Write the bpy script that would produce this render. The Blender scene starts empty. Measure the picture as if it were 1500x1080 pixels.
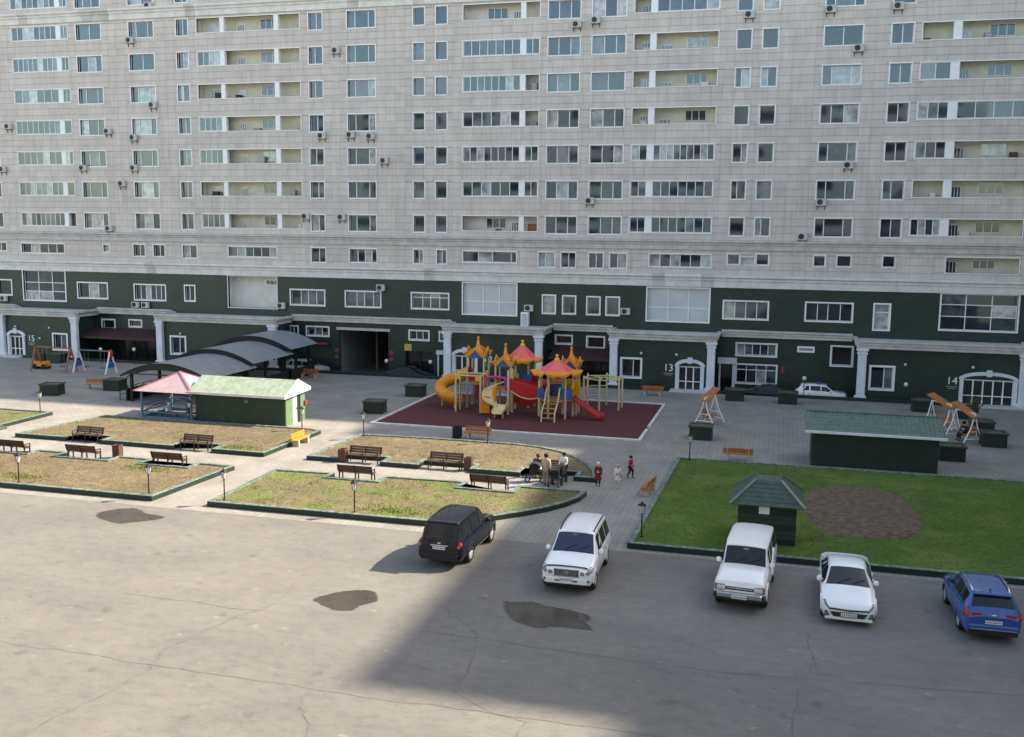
import bpy, bmesh, math, random
from mathutils import Vector, Matrix
R = math.radians
random.seed(7)
SC = bpy.context.scene
COL = SC.collection

# ------------------------------------------------------------------ camera, sky, sun, exposure
YAW, PITCH, ROLL = R(15.079), R(7.886), R(-0.645)
cam = bpy.data.cameras.new('camera')
cam.sensor_width = 36.0
cam.lens = 34.92
cam.clip_end = 2000.0
cam_o = bpy.data.objects.new('camera', cam)
COL.objects.link(cam_o)
_f = Vector((-math.sin(YAW) * math.cos(PITCH), math.cos(YAW) * math.cos(PITCH), -math.sin(PITCH)))
_r0 = Vector((math.cos(YAW), math.sin(YAW), 0))
_d0 = Vector((math.sin(YAW) * math.sin(PITCH), -math.cos(YAW) * math.sin(PITCH), -math.cos(PITCH)))
_r = math.cos(ROLL) * _r0 + math.sin(ROLL) * _d0
_d = -math.sin(ROLL) * _r0 + math.cos(ROLL) * _d0
M = Matrix.Identity(4)
for i in range(3):
    M[i][0] = _r[i]; M[i][1] = -_d[i]; M[i][2] = -_f[i]
M[0][3], M[1][3], M[2][3] = 0.0, 0.0, 13.3
cam_o.matrix_world = M
SC.camera = cam_o

SUN_TO = Vector((1.07, 0.67, 1.0)).normalized()
world = bpy.data.worlds.new('World')
SC.world = world
world.use_nodes = True
wn = world.node_tree
sky = wn.nodes.new('ShaderNodeTexSky')
sky.sky_type = 'NISHITA'
sky.sun_disc = False
sky.sun_elevation = math.asin(SUN_TO.z)
sky.sun_rotation = math.atan2(SUN_TO.x, SUN_TO.y)
sky.air_density = 1.0
sky.dust_density = 1.3
sky.ozone_density = 1.0
wn.links.new(sky.outputs[0], wn.nodes['Background'].inputs[0])
wn.nodes['Background'].inputs[1].default_value = 0.14
sl = bpy.data.lights.new('sun', 'SUN')
sl.energy = 3.6
sl.angle = R(1.1)
sl.color = (1.0, 0.972, 0.93)
so = bpy.data.objects.new('sun', sl)
so.rotation_euler = SUN_TO.to_track_quat('Z', 'Y').to_euler()
so.location = (60, 40, 80)
COL.objects.link(so)
SC.view_settings.view_transform = 'Standard'
SC.view_settings.look = 'None'
SC.view_settings.exposure = 1.63
SC.view_settings.use_white_balance = True
SC.view_settings.white_balance_temperature = 8300
SC.view_settings.gamma = 1.0

# ------------------------------------------------------------------ material helpers
MATS = {}


def _new(name):
    m = bpy.data.materials.new(name)
    m.use_nodes = True
    nt = m.node_tree
    return m, nt, nt.nodes['Principled BSDF']


def _pos(nt):
    return nt.nodes.new('ShaderNodeNewGeometry').outputs['Position']


def _obj(nt):
    return nt.nodes.new('ShaderNodeTexCoord').outputs['Object']


def _noise(nt, vec, scale, detail=5, rough=.6):
    n = nt.nodes.new('ShaderNodeTexNoise')
    n.inputs['Scale'].default_value = scale
    n.inputs['Detail'].default_value = detail
    n.inputs['Roughness'].default_value = rough
    nt.links.new(vec, n.inputs['Vector'])
    return n.outputs['Fac']


def _ramp(nt, fac, stops, interp='LINEAR'):
    r = nt.nodes.new('ShaderNodeValToRGB')
    r.color_ramp.interpolation = interp
    e = r.color_ramp.elements
    while len(e) < len(stops):
        e.new(0.5)
    for el, (p, c) in zip(e, stops):
        el.position = p
        el.color = (c[0], c[1], c[2], 1)
    nt.links.new(fac, r.inputs['Fac'])
    return r.outputs['Color']


def _mix(nt, fac, a, b, mode='MIX'):
    m = nt.nodes.new('ShaderNodeMix')
    m.data_type = 'RGBA'
    m.blend_type = mode
    for s, v in ((m.inputs[0], fac), (m.inputs[6], a), (m.inputs[7], b)):
        if hasattr(v, 'is_output') or isinstance(v, bpy.types.NodeSocket):
            nt.links.new(v, s)
        elif isinstance(v, (int, float)):
            s.default_value = v
        else:
            s.default_value = (v[0], v[1], v[2], 1)
    return m.outputs[2]


def _math(nt, op, a, b=None):
    m = nt.nodes.new('ShaderNodeMath')
    m.operation = op
    for i, v in enumerate((a, b)):
        if v is None:
            continue
        if isinstance(v, (int, float)):
            m.inputs[i].default_value = v
        else:
            nt.links.new(v, m.inputs[i])
    return m.outputs[0]


def _bump(nt, p, h, strength=.3, dist=.02):
    b = nt.nodes.new('ShaderNodeBump')
    b.inputs['Strength'].default_value = strength
    b.inputs['Distance'].default_value = dist
    nt.links.new(h, b.inputs['Height'])
    nt.links.new(b.outputs[0], p.inputs['Normal'])


def sc(c, k):
    return tuple(min(1, v * k) for v in c)


def pm(name, col, rough=.7, var=.18, scale=2.5, bump=0.0, bscale=30, metal=0.0, coat=0.0, col2=None, cut=(.35, .65), ior=None):
    """plain painted / stone surface with uneven tone and fine relief"""
    if name in MATS:
        return MATS[name]
    m, nt, p = _new(name)
    v = _pos(nt)
    f = _noise(nt, v, scale)
    c2 = col2 if col2 else sc(col, 1 + var)
    c = _ramp(nt, f, [(cut[0], sc(col, 1 - var) if not col2 else col), (cut[1], c2)])
    nt.links.new(c, p.inputs['Base Color'])
    fr = _noise(nt, v, scale * 3.1, 3)
    rr = _math(nt, 'MULTIPLY_ADD', fr, .25)
    rr.node.inputs[2].default_value = max(0.02, rough - .12)
    nt.links.new(rr, p.inputs['Roughness'])
    p.inputs['Metallic'].default_value = metal
    if coat:
        p.inputs['Coat Weight'].default_value = coat
        p.inputs['Coat Roughness'].default_value = .06
    if ior:
        p.inputs['IOR'].default_value = ior
    if bump:
        _bump(nt, p, _noise(nt, v, bscale, 4), bump)
    MATS[name] = m
    return m


def tile_mat(name, c1, c2, mortar, w, h, plane='XZ', rough=.35, msize=.012, bump=.4, dirt=.2, offset=.5):
    if name in MATS:
        return MATS[name]
    m, nt, p = _new(name)
    v = _pos(nt)
    sx = nt.nodes.new('ShaderNodeSeparateXYZ')
    nt.links.new(v, sx.inputs[0])
    cx = nt.nodes.new('ShaderNodeCombineXYZ')
    if plane == 'XZ':
        s = _math(nt, 'ADD', sx.outputs[0], sx.outputs[1])
        nt.links.new(s, cx.inputs[0]); nt.links.new(sx.outputs[2], cx.inputs[1])
    else:
        i_, j_ = (0, 1) if plane == 'XY' else (1, 0)
        nt.links.new(sx.outputs[i_], cx.inputs[0]); nt.links.new(sx.outputs[j_], cx.inputs[1])
    b = nt.nodes.new('ShaderNodeTexBrick')
    b.offset = offset
    b.inputs['Scale'].default_value = 1.0
    b.inputs['Brick Width'].default_value = w
    b.inputs['Row Height'].default_value = h
    b.inputs['Mortar Size'].default_value = msize
    b.inputs['Mortar Smooth'].default_value = .2
    b.inputs['Color1'].default_value = (*c1, 1)
    b.inputs['Color2'].default_value = (*c2, 1)
    b.inputs['Mortar'].default_value = (*mortar, 1)
    nt.links.new(cx.outputs[0], b.inputs['Vector'])
    n = _noise(nt, v, .45, 6)
    d = _ramp(nt, n, [(.3, (1 - dirt,) * 3), (.7, (1 + dirt * .4,) * 3)])
    n2 = _noise(nt, v, 5, 5)
    d2 = _ramp(nt, n2, [(.3, (1 - dirt * .6,) * 3), (.7, (1, 1, 1))])
    c = _mix(nt, 1.0, b.outputs['Color'], d, 'MULTIPLY')
    c = _mix(nt, 1.0, c, d2, 'MULTIPLY')
    nt.links.new(c, p.inputs['Base Color'])
    rr = _math(nt, 'MULTIPLY_ADD', n2, .3)
    rr.node.inputs[2].default_value = max(0.05, rough - .15)
    nt.links.new(rr, p.inputs['Roughness'])
    inv = _math(nt, 'SUBTRACT', 1.0, b.outputs['Fac'])
    _bump(nt, p, inv, bump, .01)
    MATS[name] = m
    return m


def m_asphalt():
    m, nt, p = _new('asphalt')
    v = _pos(nt)
    mp = nt.nodes.new('ShaderNodeMapping')
    mp.inputs['Scale'].default_value = (.8, 1.25, 1)
    nt.links.new(v, mp.inputs[0])
    big = _noise(nt, mp.outputs[0], .16, 8, .66)
    mid = _noise(nt, mp.outputs[0], 2.1, 8, .7)
    fine = _noise(nt, v, 22, 5, .75)
    c = _ramp(nt, big, [(.32, (.146, .140, .133)), (.5, (.178, .171, .160)), (.70, (.214, .204, .188))])
    d = _ramp(nt, mid, [(.28, (.74, .75, .77)), (.5, (.97, .97, .97)), (.75, (1.10, 1.09, 1.06))])
    c = _mix(nt, 1.0, c, d, 'MULTIPLY')
    g = _ramp(nt, fine, [(.3, (.74, .74, .74)), (.7, (1.14, 1.14, 1.14))])
    c = _mix(nt, 1.0, c, g, 'MULTIPLY')
    # drips of oil
    vo = nt.nodes.new('ShaderNodeTexVoronoi'); vo.inputs['Scale'].default_value = .55
    nt.links.new(v, vo.inputs['Vector'])
    od = _math(nt, 'ADD', vo.outputs['Distance'], _math(nt, 'MULTIPLY', _noise(nt, v, 4, 4), .25))
    om = _ramp(nt, od, [(.17, (.45, .45, .45)), (.27, (0, 0, 0))])
    c = _mix(nt, om, c, (.075, .07, .064))
    # pale worn flecks
    fl = _noise(nt, mp.outputs[0], 2.3, 3, .5)
    fm = _ramp(nt, fl, [(.66, (0, 0, 0)), (.74, (.35, .35, .35))])
    c = _mix(nt, fm, c, (.36, .33, .28))
    nt.links.new(c, p.inputs['Base Color'])
    p.inputs['Roughness'].default_value = .85
    _bump(nt, p, fine, .35, .01)
    return m


def m_turf(name, a, b, g, gk, scale=.5):
    """dry or green turf: patchy soil, straw and green"""
    m, nt, p = _new(name)
    v = _pos(nt)
    n1 = _noise(nt, v, scale, 8, .7)
    n2 = _noise(nt, v, 3.2, 9, .75)
    n3 = _noise(nt, v, scale * .6, 4, .6)
    n4 = _noise(nt, v, 16.0, 4, .7)
    c = _ramp(nt, n2, [(.34, sc(a, .75)), (.48, a), (.64, b)])
    f4 = _ramp(nt, n4, [(.3, (.62, .62, .6)), (.68, (1.18, 1.18, 1.14))])
    c = _mix(nt, 1.0, c, f4, 'MULTIPLY')
    k = _ramp(nt, n1, [(gk, (0, 0, 0)), (gk + .14, (1, 1, 1))])
    gg = _mix(nt, 1.0, g, f4, 'MULTIPLY')
    c = _mix(nt, k, c, gg)
    d = _ramp(nt, n3, [(.3, (.72, .74, .74)), (.7, (1.14, 1.12, 1.1))])
    c = _mix(nt, 1.0, c, d, 'MULTIPLY')
    nt.links.new(c, p.inputs['Base Color'])
    p.inputs['Roughness'].default_value = .95
    _bump(nt, p, n2, .8, .06)
    return m


def m_pane():
    m, nt, p = _new('window_glass')
    oi = nt.nodes.new('ShaderNodeObjectInfo')
    c = _ramp(nt, oi.outputs['Random'], [(0, (.010, .014, .017)), (.26, (.030, .038, .040)), (.50, (.075, .088, .090)),
                                         (.66, (.18, .195, .20)), (.76, (.50, .51, .50)), (.90, (.62, .61, .58)), (.95, (.02, .04, .075))], 'CONSTANT')
    v = _obj(nt)
    w = nt.nodes.new('ShaderNodeTexWave')
    w.wave_type = 'BANDS'
    w.inputs['Scale'].default_value = 3.4
    w.inputs['Distortion'].default_value = 2.2
    w.inputs['Detail'].default_value = 2
    ad = nt.nodes.new('ShaderNodeVectorMath')
    sv = _math(nt, 'MULTIPLY', oi.outputs['Random'], 37.0)
    nt.links.new(v, ad.inputs[0]); nt.links.new(sv, ad.inputs[1])
    nt.links.new(ad.outputs[0], w.inputs['Vector'])
    fold = _ramp(nt, w.outputs['Fac'], [(.2, (.62, .62, .62)), (.8, (1.15, 1.15, 1.15))])
    c = _mix(nt, 1.0, c, fold, 'MULTIPLY')
    bl = _noise(nt, ad.outputs[0], 1.5, 4)
    bl = _ramp(nt, bl, [(.35, (.5, .5, .5)), (.6, (1.1, 1.1, 1.1))])
    c = _mix(nt, 1.0, c, bl, 'MULTIPLY')
    nt.links.new(c, p.inputs['Base Color'])
    p.inputs['Roughness'].default_value = .04
    p.inputs['IOR'].default_value = 2.05
    p.inputs['Specular Tint'].default_value = (.66, .86, 1.0, 1)
    return m


ASPH = m_asphalt()
PAVE = tile_mat('concrete_pavers', (.312, .298, .272), (.280, .268, .246), (.205, .196, .18), .60, .30, 'YX', .85, .015, .25, .25)
RUBBER = pm('rubber_matting', (.088, .018, .021), .9, .14, 1.2, .4, 60)
TURF_DRY = m_turf('dry_turf', (.150, .114, .068), (.228, .184, .110), (.150, .165, .055), .54)
TURF_MIX = m_turf('half_green_turf', (.146, .118, .066), (.225, .186, .100), (.130, .168, .042), .46)
TURF_GREEN = m_turf('lawn_turf', (.064, .132, .010), (.092, .172, .014), (.135, .185, .034), .50, .35)
SOIL = pm('bare_soil', (.118, .080, .050), .95, .4, 3.0, 1.0, 12)
CLAD = None
STONE_W = pm('white_stone', (.74, .72, .69), .6, .10, 1.4, .1, 30)
STONE_G = pm('grey_stone', (.56, .54, .51), .65, .14, 1.2, .12, 30)
WHITE = pm('white_plastic', (.90, .90, .90), .35, .05, 3)
WHITE_P = pm('white_paint', (.72, .75, .80), .45, .07, 2)
CREAM = pm('cream_plaster', (.74, .72, .60), .8, .08, 1.1, .1, 20)
PLASTER = pm('white_plaster', (.76, .74, .70), .8, .08, 1.1, .1, 20)
GREEN_W = tile_mat('dark_green_tile', (.0205, .046, .036), (.0245, .053, .0415), (.013, .026, .021), .62, .31, 'XZ', .34, .012, .35, .25)
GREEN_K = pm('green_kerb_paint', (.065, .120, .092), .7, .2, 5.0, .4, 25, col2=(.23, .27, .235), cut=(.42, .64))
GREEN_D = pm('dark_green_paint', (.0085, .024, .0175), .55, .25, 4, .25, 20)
GREEN_S = pm('shed_green_paint', (.019, .045, .022), .62, .22, 6, .4, 18)
GREEN_L = pm('shed_side_green', (.115, .20, .115), .7, .2, 8, .6, 26)
ROOF_L = pm('light_green_roofing', (.30, .37, .29), .55, .18, 2.4, .1, 12)
ROOF_T = pm('teal_roof_tile', (.105, .165, .132), .5, .18, 3, .1, 20)
ROOF_K = pm('kiosk_roof_tile', (.042, .072, .060), .55, .22, 4, .2, 20)
PINK = pm('pink_sheet', (.44, .315, .335), .5, .08, 2)
PINK_D = pm('pink_ridge', (.36, .13, .17), .5, .08, 2)
BLUE_W = pm('blue_painted_wood', (.075, .20, .29), .6, .18, 5)
BROWN = pm('brown_bench_wood', (.085, .045, .033), .6, .25, 7, .2, 30)
BROWN_D = pm('dark_iron', (.018, .015, .014), .5, .2, 6)
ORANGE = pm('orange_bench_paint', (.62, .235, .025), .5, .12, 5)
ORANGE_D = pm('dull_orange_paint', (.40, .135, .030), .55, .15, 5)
CONC = pm('bench_concrete', (.42, .38, .33), .85, .15, 6, .3, 30)
BLACK = pm('black_metal', (.008, .008, .009), .7, .2, 5)
GREYM = pm('grey_metal', (.30, .31, .32), .4, .1, 4, metal=.6)
POLYC = pm('grey_polycarbonate', (.215, .240, .265), .42, .10, 1.1)
MAROON = pm('maroon_awning', (.050, .016, .019), .6, .15, 2)
DARKIN = pm('dark_interior', (.010, .011, .012), .6, .2, 1)
SHOPGL = pm('dark_shop_glass', (.012, .015, .017), .12, .2, 1, ior=1.8)
GATEW = pm('passage_wall', (.20, .21, .22), .7, .15, 1.5)
PANE = m_pane()
FROST = pm('pale_panel_glass', (.52, .58, .60), .18, .07, .8, ior=1.7)
WOOD_O = pm('swing_wood', (.34, .125, .045), .6, .18, 5)
PG_OR = pm('playground_orange', (.78, .27, .012), .35, .06, 3)
PG_YE = pm('playground_yellow', (.80, .45, .02), .35, .06, 3)
PG_PK = pm('playground_pink', (.80, .10, .14), .35, .06, 3)
PG_RD = pm('playground_red', (.52, .012, .022), .30, .08, 3)
PG_BL = pm('playground_blue', (.018, .10, .33), .35, .08, 3)
PG_PO = pm('playground_post', (.62, .50, .29), .5, .08, 4)
PG_CR = pm('cream_chute', (.72, .58, .30), .35, .06, 3)
PG_WD = pm('playground_tread', (.48, .27, .08), .6, .12, 5)
PG_MG = pm('magenta_tube', (.62, .045, .22), .35, .06, 3)
PG_PU = pm('purple_panel', (.22, .17, .42), .4, .06, 3)
ROPE = pm('climbing_rope', (.12, .08, .07), .8, .15, 8)
LAMPG = pm('lantern_glass', (.70, .70, .68), .25, .05, 3)
CRACK = pm('tar_crack', (.115, .108, .098), .8, .3, 3)
RED_S = pm('red_sign', (.30, .05, .05), .5, .08, 3)
YEL_S = pm('yellow_sign', (.62, .45, .08), .5, .08, 3)


def m_clad():
    m, nt, p = _new('granite_cladding')
    v = _pos(nt)
    sx = nt.nodes.new('ShaderNodeSeparateXYZ'); nt.links.new(v, sx.inputs[0])
    fx = _math(nt, 'FLOOR', _math(nt, 'DIVIDE', sx.outputs[0], .92))
    fz = _math(nt, 'FLOOR', _math(nt, 'DIVIDE', _math(nt, 'SUBTRACT', sx.outputs[2], 12.7), .6176))
    cx = nt.nodes.new('ShaderNodeCombineXYZ')
    nt.links.new(fx, cx.inputs[0]); nt.links.new(fz, cx.inputs[1])
    wn_ = nt.nodes.new('ShaderNodeTexWhiteNoise'); wn_.noise_dimensions = '2D'
    nt.links.new(cx.outputs[0], wn_.inputs['Vector'])
    c = _ramp(nt, wn_.outputs['Value'], [(0, (.625, .560, .515)), (.5, (.655, .588, .541)), (1, (.690, .620, .571))])
    n = _noise(nt, v, .35, 6)
    d = _ramp(nt, n, [(.3, (.90, .90, .91)), (.7, (1.06, 1.06, 1.05))])
    c = _mix(nt, 1.0, c, d, 'MULTIPLY')
    mp = nt.nodes.new('ShaderNodeMapping'); mp.inputs['Scale'].default_value = (3.5, 3.5, .35)
    nt.links.new(v, mp.inputs[0])
    st = _noise(nt, mp.outputs[0], 1.0, 5)
    d = _ramp(nt, st, [(.30, (.88, .88, .87)), (.58, (1.02, 1.02, 1.02))])
    c = _mix(nt, 1.0, c, d, 'MULTIPLY')
    g = _noise(nt, v, 40, 3)
    d = _ramp(nt, g, [(.3, (.93, .93, .93)), (.7, (1.06, 1.06, 1.06))])
    c = _mix(nt, 1.0, c, d, 'MULTIPLY')
    nt.links.new(c, p.inputs['Base Color'])
    p.inputs['Roughness'].default_value = .5
    return m


CLAD = m_clad()
JOINT = pm('wall_joint', (.41, .365, .335), .9, .1, 2)

# ------------------------------------------------------------------ mesh helpers


class MB:
    def __init__(s):
        s.v, s.f, s.m = [], [], []

    def add(s, verts, faces, mi=0):
        o = len(s.v)
        s.v += [tuple(v) for v in verts]
        s.f += [tuple(i + o for i in f) for f in faces]
        s.m += [mi] * len(faces)
        return s

    def box(s, x0, x1, y0, y1, z0, z1, mi=0):
        return s.add([(x0, y0, z0), (x1, y0, z0), (x1, y1, z0), (x0, y1, z0), (x0, y0, z1), (x1, y0, z1), (x1, y1, z1), (x0, y1, z1)],
                     [(0, 3, 2, 1), (4, 5, 6, 7), (0, 1, 5, 4), (1, 2, 6, 5), (2, 3, 7, 6), (3, 0, 4, 7)], mi)

    def cbox(s, c, d, mi=0):
        return s.box(c[0] - d[0] / 2, c[0] + d[0] / 2, c[1] - d[1] / 2, c[1] + d[1] / 2, c[2] - d[2] / 2, c[2] + d[2] / 2, mi)

    def bev(s, x0, x1, y0, y1, z0, z1, b=.02, mi=0):
        """box with chamfered vertical and top edges"""
        def ring(x0, x1, y0, y1, z, b):
            return [(x0 + b, y0, z), (x1 - b, y0, z), (x1, y0 + b, z), (x1, y1 - b, z), (x1 - b, y1, z), (x0 + b, y1, z), (x0, y1 - b, z), (x0, y0 + b, z)]
        vs = ring(x0, x1, y0, y1, z0, b) + ring(x0, x1, y0, y1, z1 - b, b) + ring(x0 + b, x1 - b, y0 + b, y1 - b, z1, b * .5)
        fs = [tuple(reversed(range(8))), tuple(range(16, 24))]
        for k in (0, 8):
            for i in range(8):
                j = (i + 1) % 8
                fs.append((k + i, k + j, k + 8 + j, k + 8 + i))
        return s.add(vs, fs, mi)

    def prism(s, poly, z0, z1, mi=0):
        n = len(poly)
        vs = [(x, y, z0) for x, y in poly] + [(x, y, z1) for x, y in poly]
        fs = [tuple(reversed(range(n))), tuple(range(n, 2 * n))]
        fs += [(i, (i + 1) % n, n + (i + 1) % n, n + i) for i in range(n)]
        return s.add(vs, fs, mi)

    def prism_x(s, prof, x0, x1, mi=0):
        """profile in (y, z) extruded along x"""
        n = len(prof)
        vs = [(x0, y, z) for y, z in prof] + [(x1, y, z) for y, z in prof]
        fs = [tuple(range(n)), tuple(reversed(range(n, 2 * n)))]
        fs += [((i + 1) % n, i, n + i, n + (i + 1) % n) for i in range(n)]
        return s.add(vs, fs, mi)

    def prism_y(s, prof, y0, y1, mi=0):
        n = len(prof)
        vs = [(x, y0, z) for x, z in prof] + [(x, y1, z) for x, z in prof]
        fs = [tuple(range(n)), tuple(reversed(range(n, 2 * n)))]
        fs += [((i + 1) % n, i, n + i, n + (i + 1) % n) for i in range(n)]
        return s.add(vs, fs, mi)

    def tube(s, pts, r, n=8, mi=0, cap=True):
        pts = [Vector(p) for p in pts]
        rs = r if isinstance(r, (list, tuple)) else [r] * len(pts)
        vs, fs = [], []
        up = None
        for i, p in enumerate(pts):
            t = (pts[min(i + 1, len(pts) - 1)] - pts[max(i - 1, 0)]).normalized()
            if up is None:
                up = Vector((0, 0, 1)) if abs(t.z) < .9 else Vector((1, 0, 0))
            a = t.cross(up)
            if a.length < 1e-4:
                a = t.cross(Vector((0, 1, 0)))
            a.normalize()
            b = a.cross(t)
            up = b
            for k in range(n):
                an = 2 * math.pi * k / n
                vs.append(p + (a * math.cos(an) + b * math.sin(an)) * rs[i])
        for i in range(len(pts) - 1):
            for k in range(n):
                k2 = (k + 1) % n
                fs.append((i * n + k, i * n + k2, (i + 1) * n + k2, (i + 1) * n + k))
        if cap:
            fs.append(tuple(reversed(range(n))))
            fs.append(tuple(range((len(pts) - 1) * n, len(pts) * n)))
        return s.add(vs, fs, mi)

    def bar(s, a, b, w, h, mi=0):
        """rectangular bar from a to b (w sideways, h up)"""
        a, b = Vector(a), Vector(b)
        t = (b - a).normalized()
        up = Vector((0, 0, 1)) if abs(t.z) < .95 else Vector((0, 1, 0))
        sd = t.cross(up).normalized() * w / 2
        u = sd.cross(t).normalized() * h / 2
        vs = [a - sd - u, a + sd - u, a + sd + u, a - sd + u, b - sd - u, b + sd - u, b + sd + u, b - sd + u]
        return s.add(vs, [(0, 1, 2, 3), (7, 6, 5, 4), (0, 4, 5, 1), (1, 5, 6, 2), (2, 6, 7, 3), (3, 7, 4, 0)], mi)

    def lathe(s, prof, c=(0, 0, 0), n=12, mi=0, sx=1, sy=1):
        vs, fs = [], []
        for r, z in prof:
            for k in range(n):
                a = 2 * math.pi * k / n
                vs.append((c[0] + r * math.cos(a) * sx, c[1] + r * math.sin(a) * sy, c[2] + z))
        for i in range(len(prof) - 1):
            for k in range(n):
                k2 = (k + 1) % n
                fs.append((i * n + k, i * n + k2, (i + 1) * n + k2, (i + 1) * n + k))
        fs.append(tuple(reversed(range(n))))
        fs.append(tuple(range((len(prof) - 1) * n, len(prof) * n)))
        return s.add(vs, fs, mi)

    def mesh(s, name, mats, smooth=None):
        me = bpy.data.meshes.new(name)
        me.from_pydata(s.v, [], s.f)
        for m in (mats if isinstance(mats, (list, tuple)) else [mats]):
            me.materials.append(m)
        me.polygons.foreach_set('material_index', s.m)
        if smooth is not None:
            me.polygons.foreach_set('use_smooth', [True] * len(s.f))
            me.set_sharp_from_angle(angle=R(smooth))
        me.update()
        return me

    def build(s, name, mats, parent=None, loc=None, rz=0, smooth=None):
        return link(name, s.mesh(name, mats, smooth), parent, loc, rz)


def link(name, data, parent=None, loc=None, rz=0):
    o = bpy.data.objects.new(name, data)
    COL.objects.link(o)
    if parent is not None:
        o.parent = parent
    if loc is not None:
        o.location = loc
    if rz:
        o.rotation_euler = (0, 0, rz)
    return o


def tag(o, label, cat, group=None, kind=None):
    if label:
        o['label'] = label
    if cat:
        o['category'] = cat
    if group:
        o['group'] = group
    if kind:
        o['kind'] = kind
    return o


def thing(name, label, cat, loc=(0, 0, 0), rz=0, group=None):
    return tag(link(name, None, None, loc, rz), label, cat, group)


def struct(o):
    o['kind'] = 'structure'
    return o


def copy_tree(o, parent=None):
    c = o.copy()
    COL.objects.link(c)
    c.parent = parent
    for ch in list(o.children):
        copy_tree(ch, c)
    return c


def strips(x0, x1, z0, z1, holes):
    hs = [h for h in holes if h[0] < x1 and h[1] > x0 and h[2] < z1 and h[3] > z0]
    if not hs:
        return [(x0, x1, z0, z1)]
    zs = sorted({z0, z1} | {z for h in hs for z in (h[2], h[3]) if z0 < z < z1})
    out = []
    for a, b in zip(zs, zs[1:]):
        mid = (a + b) / 2
        cur = x0
        for h in sorted(h for h in hs if h[2] < mid < h[3]):
            if h[0] > cur:
                out.append((cur, min(h[0], x1), a, b))
            cur = max(cur, h[1])
        if cur < x1:
            out.append((cur, x1, a, b))
    return out


def text_mesh(txt, size, name, mat, parent, loc, rx=R(90), rz=0):
    cu = bpy.data.curves.new(name, 'FONT')
    cu.body = txt
    cu.size = size
    cu.extrude = .015
    cu.align_x = 'CENTER'
    t = bpy.data.objects.new(name, cu)
    COL.objects.link(t)
    dg = bpy.context.evaluated_depsgraph_get()
    me = bpy.data.meshes.new_from_object(t.evaluated_get(dg))
    bpy.data.objects.remove(t)
    bpy.data.curves.remove(cu)
    me.materials.clear()
    me.materials.append(mat)
    o = link(name, me, parent, loc)
    o.rotation_euler = (rx, 0, rz)
    return o

# ------------------------------------------------------------------ the setting: ground sheets
LANE = -.70
g = MB(); g.box(-400, 400, -300, 83.8, -1.5, 0); g.box(-400, 400, 83.8, 600, -1.5, LANE)
struct(g.build('ground', pm('far_ground', (.16, .15, .13), .95, .2, .3)))
g = MB(); g.add([(-110, -2.6, .004), (60, -2.6, .004), (60, 40.2, .004), (-110, 40.2, .004)], [(0, 1, 2, 3)])
asphalt = struct(g.build('asphalt_yard', ASPH))
g = MB(); g.add([(-110, 40.2, .008), (60, 40.2, .008), (60, 83.6, .008), (-110, 83.6, .008)], [(0, 1, 2, 3)])
plaza = struct(g.build('paved_plaza', PAVE))
g = MB(); g.add([(-110, 83.8, LANE + .006), (60, 83.8, LANE + .006), (60, 88.0, LANE + .006), (-110, 88.0, LANE + .006)], [(0, 1, 2, 3)])
struct(g.build('service_lane', ASPH))


def wobble(pts, amp, sub=5):
    out = []
    rr = random.Random(int(pts[0][0] * 97) + 5)
    for a, b in zip(pts, pts[1:]):
        for k in range(sub):
            t = k / sub
            out.append((a[0] + (b[0] - a[0]) * t + rr.uniform(-amp, amp), a[1] + (b[1] - a[1]) * t + rr.uniform(-amp, amp)))
    out.append(pts[-1])
    return out


def crack(pts, w):
    pts = wobble(pts, .07, 6)
    m = MB()
    vs, fs = [], []
    for i, p in enumerate(pts):
        a = Vector(pts[max(i - 1, 0)]); b = Vector(pts[min(i + 1, len(pts) - 1)])
        t = (b - a).normalized()
        n = Vector((-t.y, t.x)) * w * random.uniform(.2, .9) / 2
        vs += [(p[0] - n.x, p[1] - n.y, .0085), (p[0] + n.x, p[1] + n.y, .0085)]
    for i in range(len(pts) - 1):
        fs.append((2 * i, 2 * i + 2, 2 * i + 3, 2 * i + 1))
    m.add(vs, fs)
    m.build('crack', CRACK, asphalt)


crack([(-17.8, 36.6), (-17.5, 34.2), (-16.9, 30.6), (-17.7, 29.0), (-17.95, 27.7), (-18.4, 26), (-17.95, 24.8), (-18.2, 22.9), (-18.7, 21), (-18.9, 17)], .055)
crack([(-22.6, 30), (-19.9, 29.95), (-17.9, 29.85), (-17.0, 29.95)], .05)
crack([(-30, 25.2), (-23.7, 25.1), (-21.1, 25.15), (-18.1, 25.0), (-15.1, 25.05), (-11.7, 24.9), (-7.6, 25.05), (-3.7, 25.05), (2, 25.3)], .05)
crack([(-12.7, 24.9), (-12.6, 24.1), (-12.1, 23.4), (-11.4, 22.3), (-11.2, 20)], .06)
crack([(-11.9, 33.2), (-10.6, 31.6), (-9.2, 30.1), (-8.7, 27.5), (-8.7, 26.1), (-7.7, 25.3), (-6.2, 24.8), (-6.3, 22)], .045)
crack([(-11, 29.85), (-9.1, 29.85), (-4.5, 29.55), (-1.3, 29.5), (1.3, 29.8), (7.4, 30.4), (12, 30.9)], .05)
crack([(1.4, 33.3), (1.55, 30.9), (1.05, 29), (.85, 26.8), (.8, 24)], .06)


def m_water():
    m, nt, p = _new('puddle_water')
    v = _pos(nt)
    c = _ramp(nt, _noise(nt, v, 1.3, 4), [(.3, (.045, .040, .034)), (.7, (.070, .062, .052))])
    nt.links.new(c, p.inputs['Base Color'])
    p.inputs['Roughness'].default_value = .09
    p.inputs['IOR'].default_value = 1.33
    _bump(nt, p, _noise(nt, v, 3, 2), .02, .01)
    return m


WATER = m_water()
WET = pm('wet_asphalt', (.085, .077, .066), .5, .15, 2)


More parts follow.
